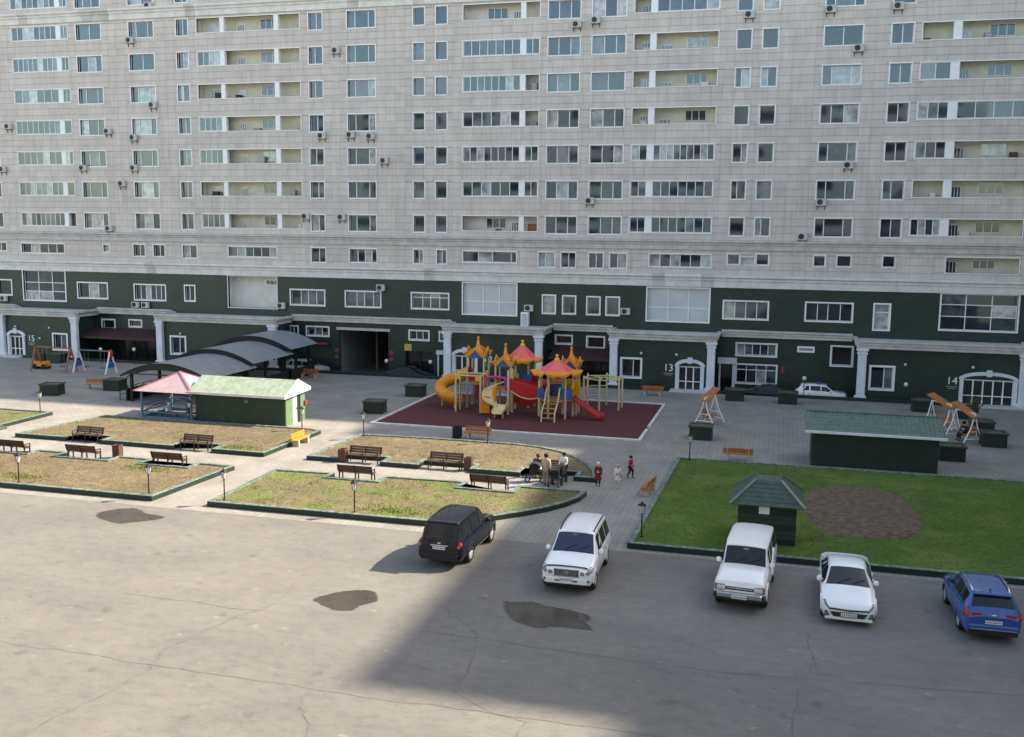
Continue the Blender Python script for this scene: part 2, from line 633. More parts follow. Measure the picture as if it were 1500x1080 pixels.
def puddle(pts):
    cx = sum(p[0] for p in pts) / len(pts); cy = sum(p[1] for p in pts) / len(pts)
    ring = []
    n = len(pts)
    for i in range(n):
        p0, p1, p2, p3 = (Vector(pts[(i + k) % n]) for k in (-1, 0, 1, 2))
        for t in (0, .2, .4, .6, .8):
            q = .5 * ((2 * p1) + (p2 - p0) * t + (2 * p0 - 5 * p1 + 4 * p2 - p3) * t * t + (3 * p1 - p0 - 3 * p2 + p3) * t ** 3)
            ring.append((q.x + random.uniform(-.06, .06), q.y + random.uniform(-.05, .05)))
    m = MB()
    k = len(ring)
    m.add([(cx, cy, .016)] + [(x, y, .016) for x, y in ring], [(0, 1 + i, 1 + (i + 1) % k) for i in range(k)])
    o = struct(m.build('puddle', WATER))
    m = MB()
    wet = [(cx + (x - cx) * 1.05, cy + (y - cy) * 1.05) for x, y in ring]
    m.add([(cx, cy, .012)] + [(x, y, .012) for x, y in wet], [(0, 1 + i, 1 + (i + 1) % k) for i in range(k)])
    m.build('wet_margin', WET, o)


puddle([(-30.05, 38.15), (-28.6, 37.45), (-27.75, 37.9), (-27.1, 38.75), (-28.2, 39.15), (-29.3, 39.65), (-30.15, 39.0)])
puddle([(-15.75, 31.45), (-15.1, 31.0), (-14.6, 30.75), (-14.1, 30.95), (-13.95, 31.4), (-13.55, 32.0), (-14.1, 32.75), (-14.7, 32.7), (-15.3, 32.3)])
puddle([(-9.1, 33.1), (-8.75, 32.3), (-8.2, 31.6), (-7.4, 31.25), (-6.9, 31.55), (-5.65, 31.6), (-5.95, 32.1), (-5.9, 32.75), (-6.8, 33.1), (-7.6, 33.25), (-8.1, 33.45), (-8.7, 33.3)])

# ------------------------------------------------------------------ the apartment building
YF, YP = 87.6, 84.3
ROOF = 36.9
XL, XR = -83.0, 27.0
bld = thing('apartment_building', 'long grey granite apartment block with dark green lower storeys facing the courtyard', 'building', (0, 0, 0))


def T(r):
    return 20.79 + (5 - r) * 3.088


WIN = {}     # shared meshes


def frame_mesh(w, h, splits, trim=.09, depth=.30, hsplit=()):
    key = ('f', round(w, 2), round(h, 2), tuple(splits), trim, tuple(hsplit))
    if key not in WIN:
        m = MB()
        t = trim
        # casing, proud of the wall face (y=0)
        for a in ((-t, 0, -t, h + t), (w, w + t, -t, h + t), (0, w, -t, 0), (0, w, h, h + t)):
            m.box(a[0], a[1], -.035, depth, a[2], a[3])
        fr = .045
        for a in ((0, fr, 0, h), (w - fr, w, 0, h), (fr, w - fr, 0, fr), (fr, w - fr, h - fr, h)):
            m.box(a[0], a[1], .19, depth - .005, a[2], a[3])
        for s in splits:
            x = s * w
            m.box(x - .035, x + .035, .188, depth - .007, fr, h - fr)
        xs = [0] + [s * w for s in splits] + [w]
        for s in hsplit:
            for xa, xb in zip(xs, xs[1:]):
                m.box(xa + .036, xb - .036, .195, depth - .01, s * h - .035, s * h + .035)
        WIN[key] = m.mesh('window', WHITE)
    return WIN[key]


def pane_mesh(w, h, mat=None):
    key = ('p', round(w, 2), round(h, 2), mat.name if mat else '')
    if key not in WIN:
        m = MB()
        m.box(-w / 2, w / 2, 0, .012, -h / 2, h / 2)
        WIN[key] = m.mesh('pane', mat or PANE)
    return WIN[key]


HOLES_UP, HOLES_LOW, HOLES_PORT = [], [], []


def window(x0, x1, z0, z1, splits=(), y=YF, holes=None, hsplit=(), mat=None, label=None, trim=.09, parent=None):
    w, h = x1 - x0, z1 - z0
    o = link('window', frame_mesh(w, h, splits, trim, .30, hsplit), parent or bld, (x0, y, z0))
    xs = [0] + [s * w for s in splits] + [w]
    zs = [0] + [s * h for s in hsplit] + [h]
    for xa, xb in zip(xs, xs[1:]):
        for za, zb in zip(zs, zs[1:]):
            p = link('pane', pane_mesh(round(xb - xa - .03, 2), round(zb - za - .03, 2), mat), o, ((xa + xb) / 2, .245, (za + zb) / 2))
            p.rotation_euler = (random.uniform(-.006, .006), 0, random.uniform(-.012, .012))
    if holes is not None:
        holes.append((x0, x1, z0, z1))
    return o


LOG = {}


def loggia(x0, x1, z0, z1, pillars, spans, y=YF, backwin=None, hole=None, inner=CREAM, depth=1.15, closed=1.0, sill=True):
    """recessed balcony: room behind an opening, white posts, some bays glazed.
    pillars: list of (xa, xb); spans: list of 'o' (open) or number of panes"""
    w, h = x1 - x0, z1 - z0
    key = ('L', round(w, 2), round(h, 2), inner.name)
    if key not in LOG:
        m = MB()
        d, lo = depth, -1.0
        # inside faces of the room
        a = [(0, .2, lo), (w, .2, lo), (w, d, lo), (0, d, lo), (0, .2, h + .2), (w, .2, h + .2), (w, d, h + .2), (0, d, h + .2)]
        m.add(a, [(0, 1, 2, 3), (7, 6, 5, 4), (2, 6, 7, 3), (1, 5, 6, 2), (3, 7, 4, 0)], 0)
        m.add([(0, 0, h), (w, 0, h), (w, .2, h), (0, .2, h), (0, .2, h + .2), (w, .2, h + .2)], [(3, 2, 1, 0), (2, 3, 4, 5)], 0)
        t = .07
        for q in ((-t, 0, -.05, h + t), (w, w + t, -.05, h + t), (0, w, h, h + t)):
            m.box(q[0], q[1], -.035, .1, q[2], q[3], 1)
        m.box(-t, w + t, -.06, .22, -.09, -.03, 1)
        LOG[key] = m.mesh('loggia', [inner, WHITE])
    o = link('loggia', LOG[key], bld, (x0, y, z0))
    for xa, xb in pillars:
        k = ('pil', round(xb - xa, 2), round(h, 2))
        if k not in LOG:
            m = MB(); m.box(0, xb - xa, 0, .42, -.03, h)
            LOG[k] = m.mesh('pillar', WHITE)
        link('pillar', LOG[k], o, (xa - x0, .0, 0))
    edges = [x0] + [v for p in pillars for v in p] + [x1]
    for i, sp in enumerate(spans):
        a, b = edges[2 * i] - x0, edges[2 * i + 1] - x0
        if sp == 'o':
            continue
        k = ('glz', round(b - a, 2), round(h, 2), sp)
        if k not in LOG:
            m = MB()
            n = sp
            m.box(a * 0, b - a, .06, .12, 0, .05); m.box(0, b - a, .06, .12, h - .05, h)
            for j in range(n + 1):
                x = (b - a) * j / n
                x = min(max(x, .03), b - a - .03)
                m.box(x - .03, x + .03, .055, .125, .05, h - .05)
            LOG[k] = m.mesh('glazing_frame', WHITE)
        gf = link('glazing_frame', LOG[k], o, (a, 0, 0))
        for j in range(sp):
            p = link('pane', pane_mesh(round((b - a) / sp - .05, 2), round(h - .08, 2)), o, (a + (b - a) * (j + .5) / sp, .09, h / 2))
            p.rotation_euler = (random.uniform(-.006, .006), 0, random.uniform(-.012, .012))
    for bx, bw, bz, bh in (backwin or []):
        k = ('bw', round(bw, 2), round(bh, 2))
        if k not in LOG:
            m = MB()
            m.box(0, bw, -.05, 0, 0, .06); m.box(0, bw, -.05, 0, bh - .06, bh)
            for s in (0, .33, .66, 1):
                x = min(max(s * bw, .03), bw - .03)
                m.box(x - .03, x + .03, -.05, 0, .06, bh - .06)
            LOG[k] = m.mesh('inner_window', WHITE)
        link('inner_window', LOG[k], o, (bx - x0, depth - .012, bz))
        p = link('pane', pane_mesh(round(bw - .04, 2), round(bh - .04, 2)), o, (bx - x0 + bw / 2, depth - .03, bz + bh / 2))
    # a cupboard or boxes left on an open balcony
    for i, sp in enumerate(spans):
        if sp == 'o' and depth < 1.3 and h < 2 and random.random() < .7:
            a, b = edges[2 * i] - x0, edges[2 * i + 1] - x0
            cw, chh = random.uniform(.4, .8), random.uniform(.9, 1.75)
            cx_ = random.uniform(a + .1, max(a + .11, b - cw - .1))
            m = MB(); m.bev(cx_, cx_ + cw, depth - .5, depth - .06, -1.0, -1.0 + chh, .02)
            m.build('balcony_cupboard', random.choice([BROWN, STONE_W, GREYM, BROWN_D, WOOD_O, CONC]), o)
    if hole is not None:
        hole.append((x0, x1, z0, z1))
    return o


# storeys of plain windows: (x0, x1, splits)
W3 = (.26, .74)
COLS = [(-81.7, -78.95, W3), (-68.97, -66.14, W3), (-62.92, -60.18, W3), (-57.63, -56.37, (.5,)), (-43.6, -42.23, (.52,)), (-39.71, -36.95, W3),
        (-33.2, -32.16, ()), (-31.04, -30.0, ()), (-20.62, -17.83, (.32, .70)), (-16.72, -13.85, (.36, .72)), (-4.49, -3.33, ()), (-2.39, -1.19, ()),
        (2.47, 5.43, (.24, .76)), (7.65, 9.25, (.5,)), (20.6, 23.4, W3)]
for r in range(0, 8):
    zt = T(r)
    for x0, x1, sp in COLS:
        if x1 - x0 > 2 and random.random() < .35:
            sp = random.choice([(.33, .67), (.3, .7), (.5,), (.28, .62), (.4, .72), (.25, .5, .75)])
        elif 1.1 < x1 - x0 < 1.7 and random.random() < .3:
            sp = random.choice([(.4,), (.6,), ()])
        window(x0, x1, zt - 1.5, zt, sp, holes=HOLES_UP)
A_ = {0: (8, 2), 1: (8, 2), 2: (9, 2), 3: (6, 2), 4: (8, 1), 5: (7, 2), 6: (8, 1), 7: (9, 'o')}
B_ = {0: ('o', 5, 'o'), 1: ('o', 'o', 'o'), 2: (4, 'o', 'o'), 3: ('o', 'o', 'o'), 4: (4, 'o', 'o'), 5: (4, 'o', 'o'), 6: ('o', 'o', 'o'), 7: (4, 'o', 'o')}
D_ = {0: (6, 2), 1: ('o', 'o'), 2: (7, 2), 3: (8, 'o'), 4: (6, 'o'), 5: (8, 2), 6: (6, 2), 7: ('o', 'o')}
E_ = {0: (2, 'o'), 1: ('o', 5), 2: ('o', 'o'), 3: ('o', 'o'), 4: ('o', 'o'), 5: (2, 9), 6: (2, 7), 7: (2, 7)}
G_ = {0: (2, 'o'), 1: ('o', 'o'), 2: ('o', 'o'), 3: (2, 'o'), 4: (3, 4), 5: (3, 'o'), 6: ('o', 'o'), 7: (4, 'o')}
LH = 1.30
for r in range(0, 8):
    z1 = T(r); z0 = z1 - LH
    loggia(-76.65, -70.0, z0, z1, [(-71.37, -70.87)], A_[r], hole=HOLES_UP, backwin=[(-75.5, 2.2, .05, 1.15)])
    loggia(-55.38, -44.54, z0, z1, [(-52.9, -52.45), (-47.2, -46.72)], B_[r], hole=HOLES_UP, backwin=[(-49.2, 1.9, .25, .95), (-51.6, .75, -.95, 1.75), (-54.7, 1.1, -.9, 1.9)])
    loggia(-28.45, -21.43, z0, z1, [(-23.14, -22.67)], D_[r], hole=HOLES_UP, inner=PLASTER, backwin=[(-26.5, 1.9, .2, .95), (-24.1, .7, -.95, 1.75)])
    loggia(-13.08, -6.03, z0, z1, [(-11.73, -11.2)], E_[r], hole=HOLES_UP, backwin=[(-8.7, 1.8, .25, .95), (-12.6, .75, -.95, 1.75), (-10.9, 1.0, -.9, 1.4)])
    loggia(9.94, 18.3, z0, z1, [(12.22, 12.85)], G_[r], hole=HOLES_UP, backwin=[(15.0, 1.9, .25, .95), (13.0, .75, -.95, 1.85)])

# storey between the two stone cornices
for x0, x1, z0, z1, sp in [(-80.4, -78.75, 10.65, 11.5, (.5,)), (-76.85, -71.62, 10.5, 11.44, (.2, .4, .6, .8)), (-66.9, -66.2, 10.76, 11.45, ()), (-63.36, -62.05, 10.37, 11.52, (.5,)),
                           (-61.03, -59.77, 10.37, 11.52, (.5,)), (-57.68, -56.13, 10.29, 11.52, (.45,)), (-52.58, -47.36, 10.52, 11.46, (.17, .34, .5, .67, .84)), (-43.64, -42.19, 10.13, 11.47, (.5,)),
                           (-39.68, -36.94, 10.2, 11.45, (.28, .55, .8)), (-33.2, -32.3, 10.2, 11.48, (.5,)), (-30.94, -30.01, 10.22, 11.48, (.5,)), (-28.38, -23.34, 10.45, 11.4, (.28, .55, .9)),
                           (-21.23, -19.77, 10.12, 11.43, (.4,)), (-19.14, -17.86, 10.12, 11.43, (.5,)), (-16.62, -15.37, 10.12, 11.43, (.5,)), (-14.73, -13.28, 10.15, 11.43, (.45,)),
                           (-11.25, -5.97, 10.36, 11.44, (.17, .34, .5, .67, .84)), (-4.54, -3.59, 10.68, 11.52, ()), (-2.14, -1.15, 10.68, 11.55, ()), (2.55, 3.45, 10.65, 11.52, ()),
                           (4.41, 5.49, 10.67, 11.54, ()), (8.01, 8.93, 10.69, 11.58, ())]:
    window(x0, x1, z0, z1, sp, holes=HOLES_UP)
window(-3.44, -2.3, 10.62, 11.28, (), holes=HOLES_UP, mat=FROST, trim=.04)
loggia(12.83, 18.26, 10.34, 11.56, [], ['o'], hole=HOLES_UP, backwin=[(15.0, 1.7, .3, .75), (13.0, .8, -.95, 1.85)])

# dark green storey windows
for x0, x1, z0, z1, sp, hs, mt in [(-80.2, -78.44, 6.04, 7.55, (), (), None), (-76.88, -71.74, 5.58, 8.62, (.34, .67), (.3, .6), None), (-70.17, -66.69, 5.98, 7.5, (.34, .67), (), None),
                                   (-63.41, -59.89, 5.98, 7.46, (.17, .34, .5, .67, .84), (), None), (-57.59, -56.54, 6.03, 7.5, (.4,), (), None), (-45.92, -42.39, 6.0, 7.4, (.28, .5, .75), (), None),
                                   (-40.13, -36.6, 6.0, 7.4, (.3, .52, .78), (), None), (-33.4, -29.82, 6.02, 7.42, (.28, .5, .75), (.72,), None), (-28.36, -23.28, 5.67, 8.5, (.37, .68), (.4,), FROST),
                                   (-20.75, -19.66, 5.98, 7.54, (), (), None), (-18.88, -17.81, 6.0, 7.52, (), (), None), (-16.67, -15.59, 6.0, 7.5, (), (), None), (-14.93, -13.85, 6.0, 7.52, (), (), None),
                                   (-11.32, -5.98, 5.63, 8.5, (.34, .67), (.4,), FROST), (-4.69, -1.02, 6.04, 7.5, (.25, .5, .75), (), None), (2.13, 5.82, 6.07, 7.55, (.25, .48, .75), (), None),
                                   (7.6, 8.77, 5.5, 7.59, (), (.68,), None), (12.71, 18.45, 5.69, 8.6, (.33, .67), (.37, .7), None)]:
    window(x0, x1, z0, z1, sp, holes=HOLES_LOW, hsplit=hs, mat=mt, trim=.12)
loggia(-52.75, -47.42, 5.54, 8.6, [], ['o'], hole=HOLES_LOW, inner=PLASTER, backwin=[(-49.2, 1.4, 2.2, .5)])

# ground floor between the porticos
for x0, x1, z0, z1, sp, mt in [(-64.17, -62.83, 3.22, 3.8, (), SHOPGL), (-67.4, -66.0, 2.9, 3.75, (), SHOPGL), (-46.2, -45.29, 3.08, 3.84, (.5,), None), (-44.25, -42.02, 3.07, 3.85, (.33, .67), None), (-33.62, -31.78, 3.07, 3.84, (.33, .67), None),
                               (-30.6, -29.6, 3.07, 3.82, (.5,), None), (-19.47, -18.07, 3.27, 3.93, (), SHOPGL), (-16.58, -15.12, 3.0, 3.92, (), SHOPGL), (-3.44, -.19, 2.9, 3.86, (.2, .4, .6, .8), None), (4.4, 6.02, 2.36, 3.91, (), SHOPGL)]:
    window(x0, x1, z0, z1, sp, holes=HOLES_LOW, mat=mt, trim=.14)
window(-3.42, -.08, .47, 2.04, (.25, .5, .75), holes=HOLES_LOW, hsplit=(.72,), trim=.12)
GATE = (-40.87, -35.82, LANE - .1, 3.7)
HOLES_LOW.append(GATE)
DK2 = (-34.07, -31.3, LANE - .1, 1.95); HOLES_LOW.append(DK2)
DK3 = (-20.2, -14.2, LANE - .1, 2.6); HOLES_LOW.append(DK3)
DK1 = (-67.8, -58.9, LANE - .1, 2.2); HOLES_LOW.append(DK1)
DOOR4 = (-5.34, -3.75, LANE - .1, 2.0); HOLES_LOW.append(DOOR4)

# structural walls with the openings cut out
m = MB()
for a in strips(XL, XR, 9.7, ROOF, HOLES_UP):
    m.box(a[0], a[1], YF + .03, YF + .3, a[2], a[3])
upper = m.build('upper_wall', JOINT, bld)
m = MB()
for a in strips(XL, XR, LANE, 9.7, HOLES_LOW):
    m.box(a[0], a[1], YF, YF + .3, a[2], a[3])
lower = m.build('lower_wall', GREEN_W, bld)
# body of the block behind the rooms, roof and right-hand wing that shades the yard
m = MB()
m.box(XL, GATE[0] - .3, YF + 1.6, YF + 16, LANE, 4.2)
m.box(GATE[1] + .3, XR, YF + 1.6, YF + 16, LANE, 4.2)
m.box(XL, XR, YF + 1.6, YF + 16, 4.2, ROOF - .01)
m.build('rear_block', STONE_G, bld)
m = MB(); m.box(XL - .2, XR + .2, YF - .15, YF + 16.2, ROOF, ROOF + .25)
m.build('roof', STONE_G, bld)
m = MB(); m.box(19.3, XR + 16, YF + .02, YF + 16, ROOF + .25, 43.3)
m.build('roof_storey', STONE_G, bld)
m = MB(); m.box(XR, XR + 16, 49.8, YF + 16, 0, ROOF - .6)
m.build('side_wing_wall', STONE_G, bld)
m = MB(); m.box(XR + 8.0, XR + 24, 6, 49.8, 0, ROOF - .6)
m.build('stepped_wing_wall', STONE_G, bld)

# granite panels
PW, PH = .92, .6176
bands = [(12.70, 33.40), (9.75, 11.86), (34.42, ROOF)]
pieces = []
GX, GZ = .0015, .013
for zb0, zb1 in bands:
    k0 = math.floor((zb0 - 12.7) / PH + .001)
    k1 = math.ceil((zb1 - 12.7) / PH - .001)
    for k in range(k0, k1):
        za, zc = 12.7 + k * PH, 12.7 + (k + 1) * PH
        za, zc = max(za, zb0), min(zc, zb1)
        for i in range(math.floor(XL / PW), math.ceil(XR / PW)):
            xa, xb = max(i * PW, XL), min((i + 1) * PW, XR)
            full = abs(xb - xa - PW) < .01 and abs(zc - za - PH) < .01
            sub = strips(xa, xb, za, zc, HOLES_UP)
            if len(sub) == 1 and abs(sub[0][1] - sub[0][0] - (xb - xa)) < 1e-4 and abs(sub[0][3] - sub[0][2] - (zc - za)) < 1e-4 and full:
                pieces.append((xa, xb, za, zc, True))
            else:
                pieces += [(*s_, False) for s_ in sub if s_[1] - s_[0] > .05 and s_[3] - s_[2] > .05]
fullp = sorted([p for p in pieces if p[4] and p[0] < 18.5], key=lambda p: p[0] ** 2 * 1.0 + YF ** 2 + (p[2] - 13.3) ** 2 if p[0] > -60 else 1e9)[:300]
fs_ = set(fullp)


def panel(m, x0, x1, z0, z1):
    b = .004
    y0, y1 = YF, YF + .032
    x0 += GX; x1 -= GX; z0 += GZ; z1 -= GZ
    m.add([(x0, y1, z0), (x1, y1, z0), (x1, y1, z1), (x0, y1, z1), (x0 + b, y0, z0 + b), (x1 - b, y0, z0 + b), (x1 - b, y0, z1 - b), (x0 + b, y0, z1 - b)],
          [(4, 5, 6, 7), (0, 1, 5, 4), (1, 2, 6, 5), (2, 3, 7, 6), (3, 0, 4, 7)])


m = MB()
rp = random.Random(3)
for p in pieces:
    if p not in fs_:
        panel(m, *p[:4])
cl = m.build('granite_panels', CLAD, upper)
cl['kind'] = 'stuff'
m = MB(); panel(m, 0, PW, 0, PH)
pmsh = m.mesh('granite_panel', CLAD)
for p in fullp:
    o = link('granite_panel', pmsh, upper, (p[0], rp.uniform(-.004, .004), p[2]))
    o.location.y = rp.uniform(-.003, .003)


# stone cornices laid in blocks
def cornice(z0, z1, out, mat, name, n_step=1.06, y=YF):
    base = MB(); base.box(XL, XR, y - .02, y + .1, z0 + .02, z1 - .02)
    root = base.build('cornice', STONE_G, bld)
    h = z1 - z0
    prof = [(y + .05, z0), (y - out * .35, z0), (y - out * .35, z0 + h * .52), (y - out * .62, z0 + h * .55), (y - out * .62, z0 + h * .70),
            (y - out, z0 + h * .82), (y - out, z1 - .03), (y - out * .9, z1), (y + .05, z1 + .02)]
    b = MB(); b.prism_x(prof, .006, n_step - .006)
    me = b.mesh('cornice_block', mat)
    me2 = b.mesh('cornice_block', STONE_G)
    x = XL
    rr = random.Random(int(z0 * 10))
    while x < XR - n_step:
        link('cornice_block', me if rr.random() < .93 else me2, root, (x, rr.uniform(-.006, .006), rr.uniform(-.004, .004)))
        x += n_step
    return root


cornice(11.86, 12.68, .38, STONE_G, 'c1')
cornice(8.66, 9.74, .45, STONE_W, 'c2')
cornice(33.38, 34.40, .45, STONE_W, 'c3')

# porticos
PORT = [(-77.0, -68.2), (-58.4, -46.2), (-28.75, -20.3), (-13.65, -5.4), (6.6, 18.6)]
PWIN = [(-70.92, -69.38, .93, 2.42, (.5,)), (-57.3, -55.8, 1.09, 2.67, (.55,)), None, (-12.95, -11.36, .97, 2.49, (.6,)), (7.35, 9.02, .98, 2.73, (.6,))]
PENT = [(-76.45, -74.35, 2.1), None, (-28.35, -25.95, 2.15), (-8.35, -5.95, 2.1), (14.0, 18.2, 2.1)]
NUM = [('15', -73.6), None, ('12', -25.0), ('13', -8.95), ('14', 13.45)]


def cornice_run(m, x0, x1, y, z0, z1, out, mi=0):
    h = z1 - z0
    prof = [(y + .1, z0), (y - out * .4, z0), (y - out * .4, z0 + h * .4), (y - out * .7, z0 + h * .45), (y - out * .7, z0 + h * .65), (y - out, z0 + h * .8), (y - out, z1), (y + .1, z1 + .02)]
    m.prism_x(prof, x0, x1, mi)


def blocks(parent, x0, x1, y, z0, z1, out, mat):
    n = max(1, round((x1 - x0) / 1.1))
    st = (x1 - x0) / n
    b = MB(); cornice_run(b, .005, st - .005, 0, 0, z1 - z0, out)
    me = b.mesh('cornice_block', mat)
    for i in range(n):
        link('cornice_block', me, parent, (x0 + i * st, y, z0))


for i, (a, b) in enumerate(PORT):
    holes = []
    if PWIN[i]:
        x0, x1, z0, z1, sp = PWIN[i]
        holes.append((x0, x1, z0, z1))
    if PENT[i]:
        x0, x1, zt = PENT[i]
        holes.append((x0 + .25, x1 - .25, 0, zt))
    m = MB()
    yw = YP + .22
    for s_ in strips(a, b, LANE, 4.25, holes):
        m.box(s_[0], s_[1], yw, yw + .25, s_[2], s_[3])
    m.box(a, a + .25, yw + .25, YF, LANE, 4.25)
    m.box(b - .25, b, yw + .25, YF, LANE, 4.25)
    pw = m.build('portico_wall', GREEN_W, bld)
    m = MB(); m.box(a - .3, b + .3, YP - .05, YF, 4.25, 4.75)
    m.build('terrace_slab', STONE_G, bld)
    co = MB(); co.box(a - .3, b + .3, YP - .1, YP + .3, 4.26, 4.74)
    cr = co.build('portico_cornice', STONE_G, bld)
    blocks(cr, a - .42, b + .42, YP - .1, 4.24, 4.88, .32, STONE_G)
    for s, xs in ((-1, a - .3), (1, b + .3)):
        m = MB()
        prof = [(0, 4.26), (.13, 4.26), (.13, 4.5), (.32, 4.7), (.32, 4.88), (0, 4.9)]
        m.prism_y([(xs + s * px, pz) for px, pz in (prof if s < 0 else prof)], YP - .05, YF)
        m.build('cornice_return', STONE_G, cr)
    for xc in (a, b):
        m = MB()
        m.bev(xc - .46, xc + .46, YP - .26, YP + .3, LANE, .35, .03)
        m.bev(xc - .33, xc + .33, YP - .18, YP + .24, .35, 3.75, .03)
        m.bev(xc - .40, xc + .40, YP - .24, YP + .26, 3.75, 3.9, .03)
        m.bev(xc - .36, xc + .36, YP - .20, YP + .25, 3.9, 4.05, .02)
        m.bev(xc - .47, xc + .47, YP - .30, YP + .28, 4.05, 4.235, .03)
        m.build('column', WHITE_P, bld)
    if PWIN[i]:
        x0, x1, z0, z1, sp = PWIN[i]
        window(x0, x1, z0, z1, sp, y=yw, trim=.16)
    if PENT[i]:
        x0, x1, zt = PENT[i]
        w = x1 - x0
        cxx = (x0 + x1) / 2
        m = MB()
        # white surround with a segmental arch and keystone
        m.box(x0, x0 + .27, yw - .14, yw + .1, 0, zt)
        m.box(x1 - .27, x1, yw - .14, yw + .1, 0, zt)
        n = 14
        ro = [(cxx + (w / 2 + .08) * math.cos(math.pi * (1 - k / n)), zt + .62 * math.sin(math.pi * k / n)) for k in range(n + 1)]
        ri = [(cxx + (w / 2 - .25) * math.cos(math.pi * (1 - k / n)), zt - .02 + .36 * math.sin(math.pi * k / n)) for k in range(n + 1)]
        for k in range(n):
            m.prism_y([ri[k], ri[k + 1], ro[k + 1], ro[k]], yw - .16, yw + .08)
        m.box(cxx - .2, cxx + .2, yw - .24, yw - .165, zt + .25, zt + .78)
        pt = m.build('entrance_surround', WHITE_P, bld)
        m = MB(); m.prism_y([(cxx - w / 2 + .2, zt)] + ri[1:-1] + [(cxx + w / 2 - .2, zt)], yw - .05, yw - .03)
        m.build('tympanum', GREEN_W, pt)
        # glazed door set
        ix0, ix1 = x0 + .27, x1 - .27
        nd = 3 if w < 3 else 5
        m = MB()
        m.box(ix0, ix1, yw + .05, yw + .12, zt - .12, zt)
        for k in range(nd + 1):
            x = ix0 + (ix1 - ix0) * k / nd
            m.box(max(x - .05, ix0), min(x + .05, ix1), yw + .045, yw + .125, 0, zt - .12)
        m.box(ix0 + .05, ix1 - .05, yw + .055, yw + .115, .75, .82)
        dr = m.build('door_frame', WHITE, pt)
        for k in range(nd):
            xa = ix0 + (ix1 - ix0) * k / nd; xb = ix0 + (ix1 - ix0) * (k + 1) / nd
            m = MB(); m.box(xa + .04, xb - .04, yw + .08, yw + .09, .05, zt - .1)
            m.build('door_pane', SHOPGL, pt)
        m = MB(); m.bev(x0 - .35, x1 + .35, YP - 1.1, YP + .2, LANE, .14, .02)
        m.build('entrance_step', STONE_G, bld)
    if NUM[i]:
        t, x = NUM[i]
        text_mesh(t, .85, 'house_number', WHITE, bld, (x, yw - .02, 1.62))
        m = MB()
        m.box(x - .42, x + .42, yw - .025, yw - .005, 1.38, 1.47); m.box(x - .30, x + .30, yw - .025, yw - .005, 1.24, 1.31)
        m.build('number_plate', GREYM, bld)
# cornice over the recessed ground floor
RECS = [(XL, PORT[0][0]), (PORT[0][1], PORT[1][0]), (PORT[1][1], PORT[2][0]), (PORT[2][1], PORT[3][0]), (PORT[3][1], PORT[4][0]), (PORT[4][1], XR)]
for a, b in RECS:
    co = MB(); co.box(a + .62, b - .62, YF - .3, YF + .0, 4.5, 4.98)
    cr = co.build('recess_cornice', STONE_G, bld)
    blocks(cr, a + .63, b - .63, YF - .3, 4.46, 5.06, .3, STONE_G)

# drive-through passage
m = MB()
x0, x1, _, zt = GATE
y0, y1 = YF + .3, YF + 15.5
m.add([(x0, y0, LANE + .012), (x1, y0, LANE + .012), (x1, y1, LANE + .012), (x0, y1, LANE + .012), (x0, y0, zt), (x1, y0, zt), (x1, y1, zt), (x0, y1, zt)],
      [(0, 3, 7, 4), (2, 1, 5, 6), (7, 6, 5, 4), (3, 2, 6, 7)], 0)
m.add([(x0, y0 - .4, LANE + .013), (x1, y0 - .4, LANE + .013), (x1, y1, LANE + .013), (x0, y1, LANE + .013)], [(0, 1, 2, 3)], 1)
ps = m.build('passage', [GATEW, ASPH], bld)
m = MB(); m.box(x0 - .25, x1 + .2, YF - .12, YF - .002, 3.7, 3.95)
m.build('passage_lintel', STONE_G, bld)
for k in range(3):
    m = MB(); xx = -39.2 + k * 1.5; m.box(xx, xx + .18, YF + 5 + k, YF + 5.2 + k, LANE + .02, 3.68)
    m.build('passage_post', GATEW, ps)
for xx in (-41.15, -35.5):
    for zz in (1.72, 1.05):
        m = MB(); m.lathe([(.20, 0), (.20, .03)], n=14)
        o = m.build('round_sign', RED_S, bld, (xx, YF - .04, zz)); o.rotation_euler = (R(-90), 0, 0)
        m = MB(); m.box(-.12, .12, -.035, .035, .031, .036)
        m.build('sign_bar', WHITE, o)
m = MB(); m.box(-43.7, -41.8, YF - .14, YF - .02, 2.05, 2.6)
o = m.build('shop_sign', BLACK, bld)
m = MB(); m.box(-43.2, -42.1, YF - .16, YF - .142, 2.18, 2.44); m.build('sign_face', RED_S, o)
m = MB(); m.box(-34.15, -33.42, YF - .1, YF - .02, 1.98, 2.6); o = m.build('notice_board', YEL_S, bld)
m = MB(); m.box(-33.9, -33.66, YF - .112, YF - .102, 2.15, 2.42); m.build('notice_sheet', CONC, o)
m = MB(); m.box(1.57, 2.99, YF - .1, YF - .02, 3.33, 3.86); o = m.build('shop_sign', WHITE, bld)
m = MB(); m.box(1.72, 2.84, YF - .112, YF - .102, 3.5, 3.7); m.build('sign_strip', GREYM, o)
for zz in (1.95, 1.62):
    m = MB(); m.lathe([(.17, 0), (.17, .03)], n=14)
    o = m.build('round_sign', RED_S, bld, (.45, YF - .04, zz)); o.rotation_euler = (R(-90), 0, 0)
    m = MB(); m.box(-.1, .1, -.03, .03, .031, .036); m.build('sign_bar', WHITE, o)
